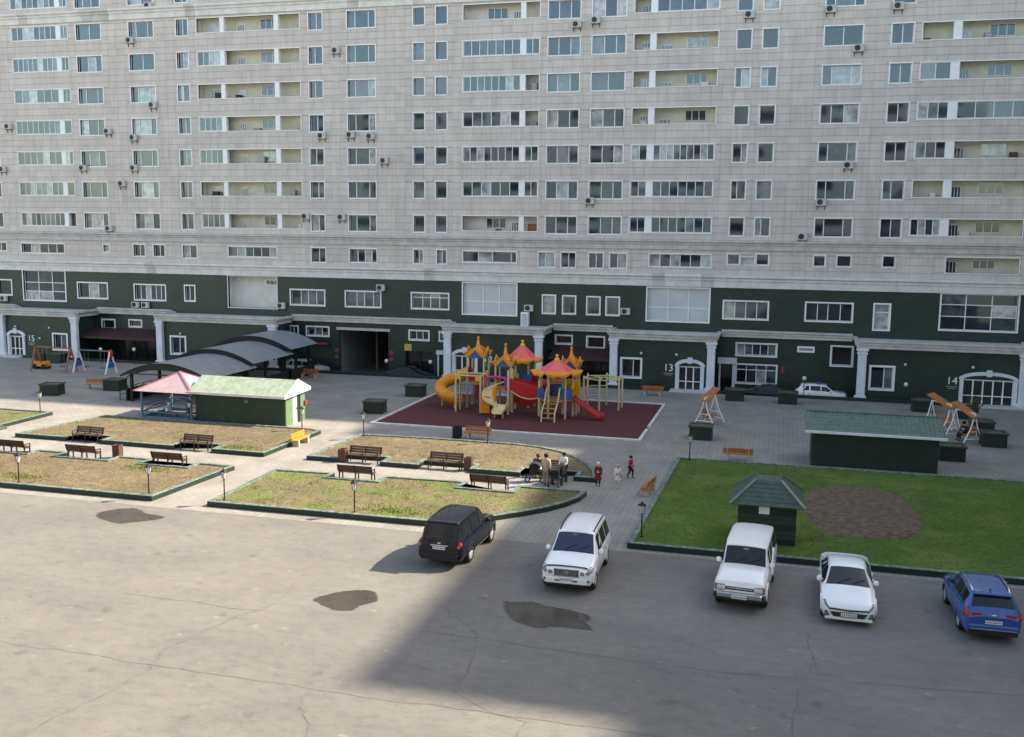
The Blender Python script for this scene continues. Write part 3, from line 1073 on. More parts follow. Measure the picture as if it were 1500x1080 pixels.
# dark shop fronts in the recesses
for (x0, x1, _, zt), nb in ((DK1, 7), (DK2, 2), (DK3, 5), (DOOR4, 1)):
    m = MB(); m.box(x0, x1, YF + .5, YF + .55, LANE, zt)
    m.add([(x0, YF + .3, LANE), (x0, YF + .5, LANE), (x0, YF + .5, zt), (x0, YF + .3, zt), (x1, YF + .3, LANE), (x1, YF + .5, LANE), (x1, YF + .5, zt), (x1, YF + .3, zt)], [(0, 1, 2, 3), (7, 6, 5, 4), (2, 6, 7, 3)])
    sf = m.build('shop_front', SHOPGL, bld)
    m = MB()
    for k in range(nb + 1):
        xx = x0 + (x1 - x0) * k / nb
        m.box(max(xx - .04, x0), min(xx + .04, x1), YF + .42, YF + .497, LANE, zt)
    m.build('shop_frame', DARKIN if nb > 1 else WHITE, sf)
for a, b in ((-68.6, -58.9), (-20.0, -14.0)):
    m = MB()
    m.prism_x([(YF - .02, 2.95), (YF - 2.7, 2.35), (YF - 2.7, 2.12), (YF - 2.66, 2.12), (YF - 2.66, 2.31), (YF - .02, 2.9)], a + .4, b - .1)
    m.build('awning', MAROON, bld)
# small white portal beside portico
m = MB()
m.box(-5.0, -3.4, YF - .35, YF - .02, 2.1, 2.62)
m.box(-4.9, -4.75, YF - .2, YF - .02, LANE, 2.1); m.box(-3.75, -3.5, YF - .2, YF - .02, LANE, 2.1)
m.build('side_door_surround', WHITE_P, bld)
m = MB(); m.box(-30.9, -29.0, YF - .3, YF - .05, 1.75, 2.15)
m.box(-30.8, -30.65, YF - .2, YF - .05, LANE, 1.75); m.box(-29.9, -29.75, YF - .2, YF - .05, LANE, 1.75)
m.build('side_door_surround', WHITE_P, bld)
# low dark wall along the plaza edge
kerb_spans = [(-110, -77.9), (-74, -66), (-65.99, -46), (-45.99, -29.2), (-25.6, -9.2), (-5.3, -2.9), (-.4, 13.2), (19.2, 27)]
kerb_where = ['beyond entrance 15', 'beside entrance 15 and its window', 'before the awning and the plain portico', 'before the drive-through passage and yellow board', 'between entrances 12 and 13', 'beside the ramp near entrance 13', 'before the police car', 'past entrance 14']
for (a, b), wh in zip(kerb_spans, kerb_where):
    m = MB(); m.bev(a, b, 83.55, 83.83, LANE, .26, .02)
    tag(m.build('low_wall', GREEN_D), 'low dark green wall along the paving edge ' + wh, 'wall')

# facing block that the yard's windows look at (behind the viewpoint)
opp = thing('opposite_block', 'beige apartment block closing the courtyard behind the viewpoint', 'building', (0, 0, 0))
m = MB(); m.box(-90, 30, -16, -2.7, 0, 36.5)
m.build('wall', pm('opposite_stone', (.34, .365, .385), .7, .1, .6), opp)
for r in range(11):
    z = 2.2 + r * 3.1
    for k in range(12):
        x = -88 + k * 10
        m = MB(); m.box(x, x + 5.5, -2.72, -2.6, z, z + 1.4)
        m.build('window_band', SHOPGL, opp)

# ------------------------------------------------------------------ air conditioners on the facade
m = MB()
m.bev(-.42, .42, -.36, -.06, 0, .58, .03, 0)
m.lathe([(.22, 0), (.22, .02)], n=14)   # fan guard is replaced below
m.v = m.v[:24]; m.f = [f for f in m.f if max(f) < 24]; m.m = m.m[:len(m.f)]
ac_case = m.mesh('casing', pm('ac_casing', (.52, .51, .48), .5, .1, 4))
m = MB()
n = 16
m.add([(-.10 + .23 * math.cos(2 * math.pi * k / n), -.372, .29 + .23 * math.sin(2 * math.pi * k / n)) for k in range(n)] +
      [(-.10 + .23 * math.cos(2 * math.pi * k / n), -.355, .29 + .23 * math.sin(2 * math.pi * k / n)) for k in range(n)],
      [tuple(reversed(range(n)))] + [(i, (i + 1) % n, n + (i + 1) % n, n + i) for i in range(n)])
ac_fan = m.mesh('fan_grille', pm('fan_dark', (.028, .028, .03), .5, .1, 4))
m = MB()
for s in (-.3, .3):
    m.box(s - .025, s + .025, -.38, 0, -.05, -.005); m.box(s - .025, s + .025, -.04, 0, -.32, -.05)
ac_br = m.mesh('bracket', BLACK)
ACS = [(-62.69, 31.39), (-60.39, 25.16), (-77.51, 23.37), (-65.65, 22.71), (-62.72, 22.06), (-68.75, 19.14), (-62.79, 19.11), (-64.27, 17.57), (-78.5, 19.05), (-60.48, 34.55),
       (-40.76, 29.65), (-42.32, 21.97), (-39.4, 22.01), (-37.4, 21.85), (-36.04, 19.62), (-18.1, 31.06), (-16.44, 31.34), (-3.58, 31.24), (2.83, 31.39), (7.99, 31.4), (5.15, 28.25),
       (4.85, 18.97), (-66.0, 13.1), (-44.13, 14.46), (-40.4, 14.42), (-16.64, 16.01), (2.88, 15.96), (1.52, 13.1), (-79.3, 5.65), (-63.24, 5.45), (-62.1, 5.45), (-36.46, 7.86), (-46.88, 5.85), (-22.03, 6.38), (-13.2, 6.36)]
WN = sorted({(x0, x1) for x0, x1, _ in COLS} | {(-76.65, -70.0), (-55.38, -44.54), (-28.45, -21.43), (-13.08, -6.03), (9.94, 18.3)})
LAND = [(-79, 'the wall beyond entrance 15'), (-75.5, 'entrance 15'), (-63.5, 'the maroon awning'), (-52.3, 'the plain portico'), (-45, 'the arched canopies'), (-38.3, 'the drive-through passage'), (-33, 'the yellow board'), (-27.2, 'entrance 12'), (-17, 'the dark awning'), (-7.1, 'entrance 13'), (-2, 'the ground floor glazing'), (3.6, 'the police car'), (8, 'the portico by the police car'), (16, 'entrance 14')]
NAMES = {0: 'tenth', 1: 'ninth', 2: 'eighth', 3: 'seventh', 4: 'sixth', 5: 'fifth', 6: 'fourth', 7: 'third'}
for k, (x, z) in enumerate(ACS):
    if z < 9:
        where = ['on dark green wall at the end window', 'on dark green wall under a long window, nearer entrance 15', 'on dark green wall under a long window, nearer the canopies', 'on dark green wall above a sliding window corner',
                 'on dark green wall beside the white open loggia', 'on dark green wall above the tall white cabinet', 'on dark green wall at the end of four small windows'][k - 28]
        grp = 'air conditioners on the green storey'
    else:
        r = min(range(8), key=lambda q: abs((T(q) - 1.0) - z))
        j = min(range(len(WN)), key=lambda q: abs((WN[q][0] + WN[q][1]) / 2 - x))
        wd = WN[j][1] - WN[j][0]
        kind = 'loggia' if wd > 5 else ('three-light window' if wd > 2 else ('two-light window' if wd > 1.2 else 'narrow single-light window'))
        rel = 'under' if z < T(r) - 1.5 else 'beside'
        land = min(LAND, key=lambda q: abs(q[0] - x))[1]
        where = 'on granite %s %s-storey %s, above %s' % (rel, NAMES[r], kind, land)
        grp = 'air conditioners on the granite facade'
    t = thing('air_conditioner', 'air conditioner unit ' + where, 'air conditioner', (x, YF - .002 if z < 9 else YF - .004, z - .29), 0, grp)
    link('casing', ac_case, t); link('fan_grille', ac_fan, t); link('bracket', ac_br, t)
_acs = [o for o in COL.objects if o.name.startswith('air_conditioner')]
for o in _acs:
    same = sorted([q for q in _acs if q['label'] == o['label']], key=lambda q: q.location.x)
    if len(same) == 2:
        lb = o['label']
        same[0]['label'] = lb + ', entrance 15 side'
        same[1]['label'] = lb + ', entrance 14 side'
t = thing('equipment_cabinet', 'tall white equipment cabinet on dark green wall above portico roof', 'cabinet', (-22.3, YF - .45, 4.77))
m = MB(); m.bev(-.35, .35, -.3, .3, 0, 1.25, .03); m.build('cabinet_body', WHITE, t)
m = MB(); m.box(-.28, .28, -.312, -.302, .08, 1.1); m.build('cabinet_door', pm('cabinet_grey', (.5, .52, .54), .5), t)

# ------------------------------------------------------------------ planted beds
KH = .27


def inset(poly, d):
    n = len(poly)
    out = []
    for i in range(n):
        p0, p1, p2 = Vector(poly[i - 1]), Vector(poly[i]), Vector(poly[(i + 1) % n])
        a = (p1 - p0).normalized(); b = (p2 - p1).normalized()
        na, nb = Vector((-a.y, a.x)), Vector((-b.y, b.x))
        bis = (na + nb)
        if bis.length < 1e-3:
            bis = na
        bis.normalize()
        k = d / max(.35, bis.dot(na))
        q = p1 + bis * k
        out.append((q.x, q.y))
    return out


def tri_poly(poly, z):
    bm = bmesh.new()
    vs = [bm.verts.new((x, y, z)) for x, y in poly]
    f = bm.faces.new(vs)
    bmesh.ops.triangulate(bm, faces=[f])
    v = [tuple(q.co) for q in bm.verts]
    bm.verts.index_update()
    fs = [tuple(q.index for q in f.verts) for f in bm.faces]
    bm.free()
    return v, fs


def inside(poly, x, y):
    c = False
    n = len(poly)
    for i in range(n):
        (x1, y1), (x2, y2) = poly[i], poly[(i + 1) % n]
        if (y1 > y) != (y2 > y) and x < (x2 - x1) * (y - y1) / (y2 - y1) + x1:
            c = not c
    return c


def m_blade(name, c0, c1, c2):
    m, nt, p = _new(name)
    v = _pos(nt)
    c = _ramp(nt, _noise(nt, v, 1.4, 5, .7), [(.32, c0), (.5, c1), (.68, c2)])
    nt.links.new(c, p.inputs['Base Color'])
    p.inputs['Roughness'].default_value = .8
    return m


BL_DRY = m_blade('dry_blades', (.17, .12, .06), (.24, .18, .09), (.16, .18, .045))
BL_MIX = m_blade('mixed_blades', (.22, .17, .08), (.17, .18, .05), (.12, .185, .03))
BL_GRN = m_blade('green_blades', (.058, .122, .009), (.082, .160, .012), (.120, .180, .028))


def grass(poly, n, h, mat, label, seed, skip=None, clump=.55):
    rr = random.Random(seed)
    xs = [p[0] for p in poly]; ys = [p[1] for p in poly]
    x0, x1, y0, y1 = min(xs), max(xs), min(ys), max(ys)
    cl = [(rr.uniform(x0, x1), rr.uniform(y0, y1), rr.uniform(.3, 1.3)) for _ in range(max(20, n // 90))]
    m = MB()
    k = 0
    while k < n:
        if rr.random() < clump:
            c = rr.choice(cl)
            x, y = rr.gauss(c[0], c[2] * .5), rr.gauss(c[1], c[2] * .5)
        else:
            x, y = rr.uniform(x0, x1), rr.uniform(y0, y1)
        k += 1
        if not inside(poly, x, y) or (skip and skip(x, y)):
            continue
        a = rr.uniform(0, 6.28); w = rr.uniform(.015, .04); hh = h * rr.uniform(.4, 1.3)
        dx, dy = math.cos(a) * w, math.sin(a) * w
        l = rr.uniform(-.6, .6) * hh; l2 = rr.uniform(-.6, .6) * hh
        m.add([(x - dx, y - dy, .19), (x + dx, y + dy, .19), (x + l, y + l2, .20 + hh)], [(0, 1, 2)])
    o = m.build('grass', mat)
    return tag(o, label, 'grass', kind='stuff')


def bed(name, poly, turf, label, turf_label=None, kw=.24):
    t = thing(name, label, 'flower bed')
    inn = inset(poly, kw)
    n = len(poly)
    m = MB()
    vs = [(x, y, 0) for x, y in poly] + [(x, y, KH - .02) for x, y in poly] + [(x, y, KH) for x, y in inset(poly, .02)] + [(x, y, KH) for x, y in inn] + [(x, y, .1) for x, y in inn]
    fs = []
    for k in range(4):
        for i in range(n):
            j = (i + 1) % n
            fs.append((k * n + i, k * n + j, (k + 1) * n + j, (k + 1) * n + i))
    m.add(vs, fs)
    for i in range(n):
        m.m[i] = 1  # outer sides coloured darker to stand in for their shade; tops stay paler
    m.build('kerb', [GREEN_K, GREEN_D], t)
    v, fs = tri_poly(inset(poly, kw - .03), .20)
    m = MB(); m.add(v, fs)
    o = m.build('turf', turf, t)
    return t, inn


BED_L = [(-52, 41.0), (-29.2, 41.0), (-28.75, 47.9), (-31.1, 48.0), (-31.1, 46.9), (-33.9, 46.9), (-33.9, 48.0), (-36.3, 48.0), (-36.3, 47.0), (-39.6, 47.0), (-39.6, 48.0), (-41.7, 48.0), (-41.7, 47.0), (-44.6, 47.0), (-44.6, 48.0), (-52, 48.0)]
BED_R = [(-26.15, 41.0), (-15.0, 41.1), (-13.6, 41.7), (-12.4, 42.7), (-11.3, 43.8), (-10.35, 44.9), (-9.6, 46.1), (-9.15, 47.3), (-9.05, 48.5), (-12.7, 48.5), (-12.7, 47.3), (-15.4, 47.3), (-15.4, 48.5), (-20.0, 48.3), (-20.0, 47.2), (-22.8, 47.2), (-22.8, 48.1), (-26.3, 47.9)]
BED_2 = [(-46.4, 51.4), (-42.6, 51.4), (-42.6, 52.5), (-40.1, 52.5), (-40.1, 51.35), (-35.0, 51.3), (-35.0, 52.4), (-32.3, 52.4), (-32.3, 51.25), (-28.8, 51.2), (-28.6, 58.3), (-29.4, 58.7), (-45.2, 58.5)]
BED_3 = [(-26.1, 51.3), (-24.1, 51.35), (-24.1, 52.4), (-21.5, 52.4), (-21.5, 51.2), (-19.2, 51.2), (-19.2, 52.3), (-16.2, 52.3), (-16.2, 51.2), (-13.3, 51.2), (-13.3, 52.3), (-10.3, 52.3), (-10.3, 51.2), (-9.0, 51.2), (-9.35, 52.8), (-9.9, 54.2), (-10.9, 55.8), (-12.2, 57.2), (-13.7, 58.0), (-15.6, 58.4), (-20.6, 58.4), (-25.7, 58.1)]
BED_4 = [(-70, 51.4), (-49.3, 51.4), (-49.4, 58.4), (-70, 58.6)]
LAWN = [(-5.8, 40.6), (30, 40.6), (30, 57.7), (-5.45, 57.7)]
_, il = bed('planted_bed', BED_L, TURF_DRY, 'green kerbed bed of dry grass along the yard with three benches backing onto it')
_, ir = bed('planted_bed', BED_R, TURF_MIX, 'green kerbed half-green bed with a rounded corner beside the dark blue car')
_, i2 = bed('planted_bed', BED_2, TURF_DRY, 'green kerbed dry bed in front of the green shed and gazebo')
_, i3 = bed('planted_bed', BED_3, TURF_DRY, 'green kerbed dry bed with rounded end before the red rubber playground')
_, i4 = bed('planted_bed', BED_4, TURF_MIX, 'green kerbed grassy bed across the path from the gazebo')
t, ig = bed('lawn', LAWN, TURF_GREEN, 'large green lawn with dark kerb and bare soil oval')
t['category'] = 'lawn'
MOUND = [(1.5, 49.7), (1.55, 47.2), (2.15, 45.3), (3.88, 44.5), (5.82, 44.85), (6.7, 46.6), (6.75, 49.2), (6.55, 51.4), (6.2, 53.0), (4.9, 53.9), (3.6, 54.0), (2.4, 53.0), (1.75, 51.5)]
m = MB()
ring = []
nM = len(MOUND)
for i in range(nM):
    p0, p1, p2, p3 = (Vector(MOUND[(i + k) % nM]) for k in (-1, 0, 1, 2))
    for tt in (0, .33, .66):
        q = .5 * ((2 * p1) + (p2 - p0) * tt + (2 * p0 - 5 * p1 + 4 * p2 - p3) * tt * tt + (3 * p1 - p0 - 3 * p2 + p3) * tt ** 3)
        ring.append(q)
cM = Vector((4.1, 49.2))
rr = random.Random(11)
vs, fs = [], []
K = len(ring)
for s_, z in ((1, .195), (.93, .25), (.8, .29), (.6, .31), (.4, .32), (.2, .325)):
    for q in ring:
        w = cM + (q - cM) * s_ * (rr.uniform(.95, 1.045) if s_ > .9 else rr.uniform(.985, 1.015))
        vs.append((w.x, w.y, z + rr.uniform(-.025, .025) * (1 if s_ < 1 else 0)))
for k in range(5):
    for i in range(K):
        j = (i + 1) % K
        fs.append((k * K + i, k * K + j, (k + 1) * K + j, (k + 1) * K + i))
vs.append((cM.x, cM.y, .33))
for i in range(K):
    fs.append((5 * K + i, 5 * K + (i + 1) % K, len(vs) - 1))
m.add(vs, fs)
tag(m.build('soil_bed', SOIL, smooth=60), 'oval bed of bare dug soil set in the green lawn', 'soil bed')
grass(il, 9000, .035, BL_DRY, 'dry tufts in the bed with three benches backing onto it', 1)
grass(ir, 10000, .04, BL_MIX, 'half green tufts in the bed with the rounded corner by the dark car', 2)
grass(i2, 7000, .035, BL_DRY, 'dry tufts in the bed before the green shed', 3)
grass(i3, 7000, .035, BL_DRY, 'dry tufts in the bed before the red playground', 4)
grass(i4, 4000, .035, BL_MIX, 'tufts in the grassy bed across the path from the gazebo', 5)
grass([p for p in [(-5.5, 40.9), (22, 40.9), (22, 57.4), (-5.2, 57.4)]], 36000, .035, BL_GRN, 'short green blades of the lawn', 6,
      skip=lambda x, y: inside(MOUND, x, y) or (-1.4 < x < 1.1 and 42.2 < y < 44.9), clump=.25)
for px_, py_, sd in ((-38.2, 42.6, 21), (-17.2, 42.3, 22), (-33.0, 46.0, 23), (-31.0, 52.2, 24)):
    rr = random.Random(sd)
    m = MB()
    for k in range(700):
        x, y = rr.gauss(px_, .75), rr.gauss(py_, .33)
        a = rr.uniform(0, 6.28); w = .03; hh = .07 * rr.uniform(.4, 1.4)
        m.add([(x - math.cos(a) * w, y - math.sin(a) * w, .19), (x + math.cos(a) * w, y + math.sin(a) * w, .19), (x + rr.uniform(-.08, .08), y + rr.uniform(-.08, .08), .2 + hh)], [(0, 1, 2)])
    tag(m.build('grass_patch', m_blade('patch_%d' % sd, (.12, .17, .03), (.15, .20, .035), (.19, .22, .05))),
        {21: 'lush green grass patch near the kiosk in the dry bed', 22: 'fresh green patch at the front kerb of the half-green bed', 23: 'yellow green patch behind a brown bench',
         24: 'yellow green patch beside a bench before the shed'}[sd], 'grass', kind='stuff')

# playground rubber mat with white kerb
m = MB(); m.box(-26.75, -8.45, 62.75, 76.6, .0, .03)
mat_ = struct(m.build('rubber_mat', RUBBER))
for a in ((-26.95, -8.25, 62.5, 62.74), (-26.95, -26.76, 62.75, 76.6), (-8.44, -8.25, 62.75, 66.2), (-8.44, -8.25, 67.3, 76.6), (-26.95, -8.25, 76.61, 76.8)):
    m = MB(); m.bev(a[0], a[1], a[2], a[3], 0, .12, .015)
    m.build('mat_kerb', pm('white_kerb', (.62, .61, .59), .7, .12, 2, .2, 20), mat_)

# ------------------------------------------------------------------ benches, bins, lamps, planters


def brown_bench():
    t = thing('park_bench', '', 'bench')
    for x in (-.92, 0, .92):
        m = MB()
        m.bar((x, -.22, 0), (x, -.20, .42), .05, .07); m.bar((x, .22, 0), (x, .20, .42), .05, .07)
        m.bar((x, -.25, .40), (x, .26, .40), .05, .05); m.bar((x, .2, .40), (x, .36, .88), .05, .05)
        m.bar((x, -.24, .62), (x, .28, .62), .05, .04); m.bar((x, -.22, .42), (x, -.22, .62), .05, .04)
        m.build('support', BROWN_D, t)
    for y in (-.21, -.09, .03, .15):
        m = MB(); m.bev(-1.0, 1.0, y - .052, y + .052, .428, .465, .008)
        m.build('seat_slat', BROWN, t)
    for z, y in ((.56, .235), (.69, .278), (.82, .322)):
        for a, b in ((-1.0, -.03), (.03, 1.0)):
            m = MB(); m.add([(a, y - .012, z - .058), (b, y - .012, z - .058), (b, y + .022, z + .058), (a, y + .022, z + .058), (a, y + .022, z - .066), (b, y + .022, z - .066), (b, y + .056, z + .050), (a, y + .056, z + .050)],
                            [(0, 1, 2, 3), (5, 4, 7, 6), (3, 2, 6, 7), (1, 0, 4, 5), (1, 5, 6, 2), (4, 0, 3, 7)])
            m.build('back_slat', BROWN, t)
    return t


def orange_bench(mat):
    t = thing('orange_bench', '', 'bench')
    for x in (-.62, .62):
        m = MB(); m.bev(x - .1, x + .1, -.22, .22, 0, .38, .02); m.bar((x, .17, .36), (x, .27, .78), .06, .05)
        m.build('leg', CONC, t)
    for y in (-.15, .0, .15):
        m = MB(); m.bev(-.88, .88, y - .066, y + .066, .385, .43, .008); m.build('seat_plank', mat, t)
    for z, y in ((.56, .20), (.71, .235)):
        m = MB(); m.bev(-.88, .88, y - .02, y + .02, z - .068, z + .068, .008); m.build('back_plank', mat, t)
    return t


bp = brown_bench()
spots = [((-41.3, 51.75), 0, 'brown slatted bench before the gazebo bed, facing the yard'), ((-33.6, 51.7), 0, 'brown slatted bench before the green shed bed, facing the yard'),
         ((-22.7, 51.75), 0, 'brown slatted bench with a brown bin at its end away from the people'), ((-17.75, 51.65), 0, 'brown slatted bench with a brown bin at its end towards the people'), ((-11.75, 51.65), 0, 'brown slatted bench where people sit with prams'),
         ((-43.1, 47.6), 180, 'brown bench seen from behind, next to the green kiosk'), ((-38.3, 47.65), 180, 'brown bench seen from behind beside a lone brown bin'), ((-32.6, 47.55), 180, 'brown bench seen from behind at the end of the dry bed by the path'),
         ((-21.4, 47.85), 180, 'brown bench seen from behind, above the lamp in the half-green bed'), ((-14.05, 48.0), 180, 'brown bench seen from behind near the rounded corner of the half-green bed')]
for k, (p, a, lb) in enumerate(spots):
    o = bp if k == 0 else copy_tree(bp)
    o.location = (p[0], p[1], .01); o.rotation_euler = (0, 0, R(a + random.uniform(-1.5, 1.5)))
    tag(o, lb, 'bench', 'brown slatted park benches')
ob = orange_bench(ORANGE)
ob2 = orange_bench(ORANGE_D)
ospots = [((-28.35, 55.0), 90, 'bright orange sunlit bench beside the path by the shed', 0), ((-18.4, 60.0), 0, 'dull orange bench beside dark bin in front of the rubber mat', 1), ((-40.6, 80.6), 0, 'dull orange bench by a dark planter near the arched canopies', 1),
          ((-9.8, 80.9), 0, 'dull orange bench near entrance 13', 1), ((-2.0, 59.0), 180, 'dull orange bench on the far edge of the green lawn', 1), ((-6.15, 50.0), -97, 'orange bench at the lawn kerb facing the path', 1),
          ((-54.2, 69.3), 20, 'dull orange bench behind a dark planter by the swings', 1), ((-17.9, 82.3), 0, 'dull orange bench beyond the playground climbing frame', 1)]
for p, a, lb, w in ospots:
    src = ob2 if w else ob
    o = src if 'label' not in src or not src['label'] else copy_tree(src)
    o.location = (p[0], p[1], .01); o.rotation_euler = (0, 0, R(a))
    tag(o, lb, 'bench', 'orange plank benches')


def bin_(p, mat, lb, s=.42):
    t = thing('litter_bin', lb, 'bin', (p[0], p[1], .009), R(3), 'square litter bins')
    m = MB()
    h = .72
    for k in range(5):
        x = -s / 2 + s * (k + .5) / 5
        for yy in (-s / 2, s / 2):
            m.box(x - s * .085, x + s * .085, yy - .012, yy + .012, .05, h)
        for xx in (-s / 2, s / 2):
            m.box(xx - .012, xx + .012, x - s * .085, x + s * .085, .05, h)
    m.build('slatted_side', mat, t)
    m = MB(); m.box(-s / 2 + .03, s / 2 - .03, -s / 2 + .03, s / 2 - .03, .0, .62); m.build('liner', BLACK, t)
    m = MB(); m.box(-s / 2 - .02, s / 2 + .02, -s / 2 - .02, -s / 2 + .05, h, h + .03); m.box(-s / 2 - .02, s / 2 + .02, s / 2 - .05, s / 2 + .02, h, h + .03)
    m.box(-s / 2 - .02, -s / 2 + .05, -s / 2 + .05, s / 2 - .05, h, h + .03); m.box(s / 2 - .05, s / 2 + .02, -s / 2 + .05, s / 2 - .05, h, h + .03)
    m.build('rim', mat, t)


BIN_B = pm('bin_brown', (.105, .048, .032), .6, .2, 6)
bin_((-36.7, 48.5), BIN_B, 'brown slatted bin between two benches seen from behind')
bin_((-23.95, 51.6), BIN_B, 'brown slatted bin on the path-corner side of a facing bench')
bin_((-16.4, 51.75), BIN_B, 'brown slatted bin between a facing bench and the people')
bin_((-19.75, 59.9), BLACK, 'black bin at the end of a dull orange bench', .5)


def lamp_proto():
    t = thing('garden_lamp', '', 'lamp')
    m = MB(); m.lathe([(.07, 0), (.07, .05), (.035, .09), (.03, .98), (.045, 1.0), (.05, 1.06)], n=8); m.build('post', BROWN_D, t, smooth=35)
    m = MB(); m.lathe([(.075, 1.06), (.155, 1.40), (.15, 1.41), (.06, 1.415)], n=6); m.build('lantern', LAMPG, t)
    m = MB()
    for k in range(6):
        a = 2 * math.pi * k / 6
        m.bar((.077 * math.cos(a), .077 * math.sin(a), 1.06), (.16 * math.cos(a), .16 * math.sin(a), 1.41), .014, .014)
    m.build('lantern_frame', BLACK, t)
    m = MB(); m.lathe([(.20, 1.41), (.17, 1.45), (.06, 1.52), (.03, 1.56), (.035, 1.58), (.0, 1.62)], n=6); m.build('lantern_cap', BLACK, t)
    return t


lp = lamp_proto()
LAMPS = [((-37.4, 41.5, .2), 'garden lamp in the lush patch near the green kiosk'), ((-29.6, 41.35, .2), 'garden lamp in the front corner of the dry bed by the path'), ((-25.6, 41.65, .2), 'garden lamp in the corner of the half-green bed by the path'),
         ((-18.75, 41.6, .2), 'garden lamp at the front kerb of the half-green bed, below a bench'), ((-5.35, 41.8, .2), 'garden lamp in the front corner of the green lawn'), ((-4.7, 57.4, .2), 'garden lamp in the back corner of the green lawn'),
         ((-25.35, 57.8, .2), 'garden lamp at the back corner of the dry bed by the rubber mat'), ((-17.15, 58.05, .2), 'garden lamp before the orange bench and the rubber mat'), ((-50.1, 58.0, .2), 'garden lamp in the grassy bed below a dark planter'),
         ((-38.75, 58.95, .01), 'garden lamp between gazebo and shed'), ((-29.9, 58.2, .2), 'garden lamp by the white door end of the shed')]
for k, (p, lb) in enumerate(LAMPS):
    o = lp if k == 0 else copy_tree(lp)
    o.location = p; o.rotation_euler = (R(random.uniform(-1, 1)), R(random.uniform(-1, 1)), random.uniform(0, 1))
    tag(o, lb, 'lamp', 'garden lantern lamps')


def globe(p, lb, h=2.3):
    t = thing('globe_lamp', lb, 'lamp', (p[0], p[1], .009), 0, 'globe lamps by the block')
    m = MB(); m.lathe([(.06, 0), (.06, .05), (.03, .08), (.03, h - .2), (.05, h - .17)], n=8); m.build('post', BLACK, t)
    m = MB(); m.lathe([(.0, h - .2), (.11, h - .15), (.17, h), (.13, h + .13), (.0, h + .18)], n=12); m.build('globe', LAMPG, t, smooth=60)


globe((-64.4, 83.2), 'white globe lamp on a black post at the awning, nearer entrance 15', 1.3)
globe((-60.6, 83.2), 'white globe lamp on a black post at the awning, beside the plain portico', 1.45)
globe((-34.5, 83.9), 'white globe lamp by the drive-through passage and yellow board', 1.4)
globe((-30.0, 83.2), 'white globe lamp near the dark shop opening beside entrance 12', 1.6)
globe((2.2, 84.3), 'white globe lamp on black post beside the police car', 1.55)
globe((9.9, 83.2), 'white globe lamp on black post at the window left of entrance 14', 1.6)


def wall_lamp(x, z, y=YP + .22):
    m = MB(); m.lathe([(.05, 0), (.11, .04), (.12, .14), (.07, .22), (.0, .24)], n=10)
    o = m.build('wall_light', LAMPG, bld, (x, y - .001, z)); o.rotation_euler = (R(90), 0, 0)


for x in (-75.4, -71.3, -56.2, -11.3, -8.3, 9.9, 14.9):
    wall_lamp(x, 3.05)
wall_lamp(-72.5, 1.95)


def planter_proto():
    t = thing('planter_box', '', 'planter')
    m = MB(); m.bev(-.72, .72, -.62, .62, 0, .84, .02); m.build('box', GREEN_D, t)
    m = MB()
    for a in ((-.80, .80, -.70, -.50), (-.80, .80, .50, .70), (-.80, -.60, -.50, .50), (.60, .80, -.50, .50)):
        m.bev(a[0], a[1], a[2], a[3], .84, .93, .015)
    m.build('rim', pm('planter_rim', (.026, .055, .042), .55, .25, 4, .25, 20), t)
    m = MB(); m.box(-.6, .6, -.5, .5, .80, .88); m.build('soil', SOIL, t)
    return t


pp = planter_proto()
PL = [((-55.5, 65.7), 12, 'dark green planter box standing alone above the grassy bed'), ((-52.4, 69.3), 6, 'dark green planter box beside the orange bench below the swing'), ((-28.1, 74.5), 4, 'dark green planter box at the back corner of the rubber mat'),
      ((-28.3, 66.6), 6, 'dark green planter box beyond the shed, at the front corner of the mat'), ((-3.2, 80.9), 0, 'dark green planter box at the entrance ramp near door 13'), ((.9, 80.7), 0, 'dark green planter box between the ramp and police car'),
      ((-4.6, 64.7), 0, 'dark green planter box in front of the single swing seat'), ((10.8, 80.4), 0, 'dark green planter box before the portico window left of entrance 14'), ((10.3, 63.2), 0, 'near-black planter box at the end of the tiled-roof shed'),
      ((13.55, 72.3), 0, 'dark green planter box behind the swing seats, middle of three'), ((13.6, 78.3), 0, 'dark green planter box with a small shrub, before entrance 14'), ((13.55, 68.3), 0, 'dark green planter box beside the swing seats, nearest the shed'),
      ((-68.2, 81.6), 3, 'dark planter box behind the wooden swing near entrance 15')]
for k, (p, a, lb) in enumerate(PL):
    o = pp if k == 0 else copy_tree(pp)
    o.location = (p[0], p[1], .009); o.rotation_euler = (0, 0, R(a))
    tag(o, lb, 'planter', 'dark green planter boxes')
t = thing('shrub', 'small yellow green shrub in a dark planter before entrance 14', 'shrub', (14.1, 78.3, .87))
rr = random.Random(5)
m = MB()
for k in range(420):
    v = Vector((rr.gauss(0, .28), rr.gauss(0, .28), abs(rr.gauss(.3, .18))))
    d = Vector((rr.uniform(-1, 1), rr.uniform(-1, 1), rr.uniform(-.4, 1))).normalized() * .07
    e = d.cross(Vector((rr.uniform(-1, 1), rr.uniform(-1, 1), 1))).normalized() * .03
    m.add([v - d, v + e, v + d, v - e], [(0, 1, 2, 3)])
m.build('foliage', pm('shrub_leaf', (.10, .105, .022), .7, .3, 6), t)
m = MB()
for k in range(6):
    a = k * 1.05
    m.tube([(0, 0, 0), (.1 * math.cos(a), .1 * math.sin(a), .25), (.22 * math.cos(a), .22 * math.sin(a), .5)], [.02, .014, .006], 5)
m.build('stem', BROWN, t)

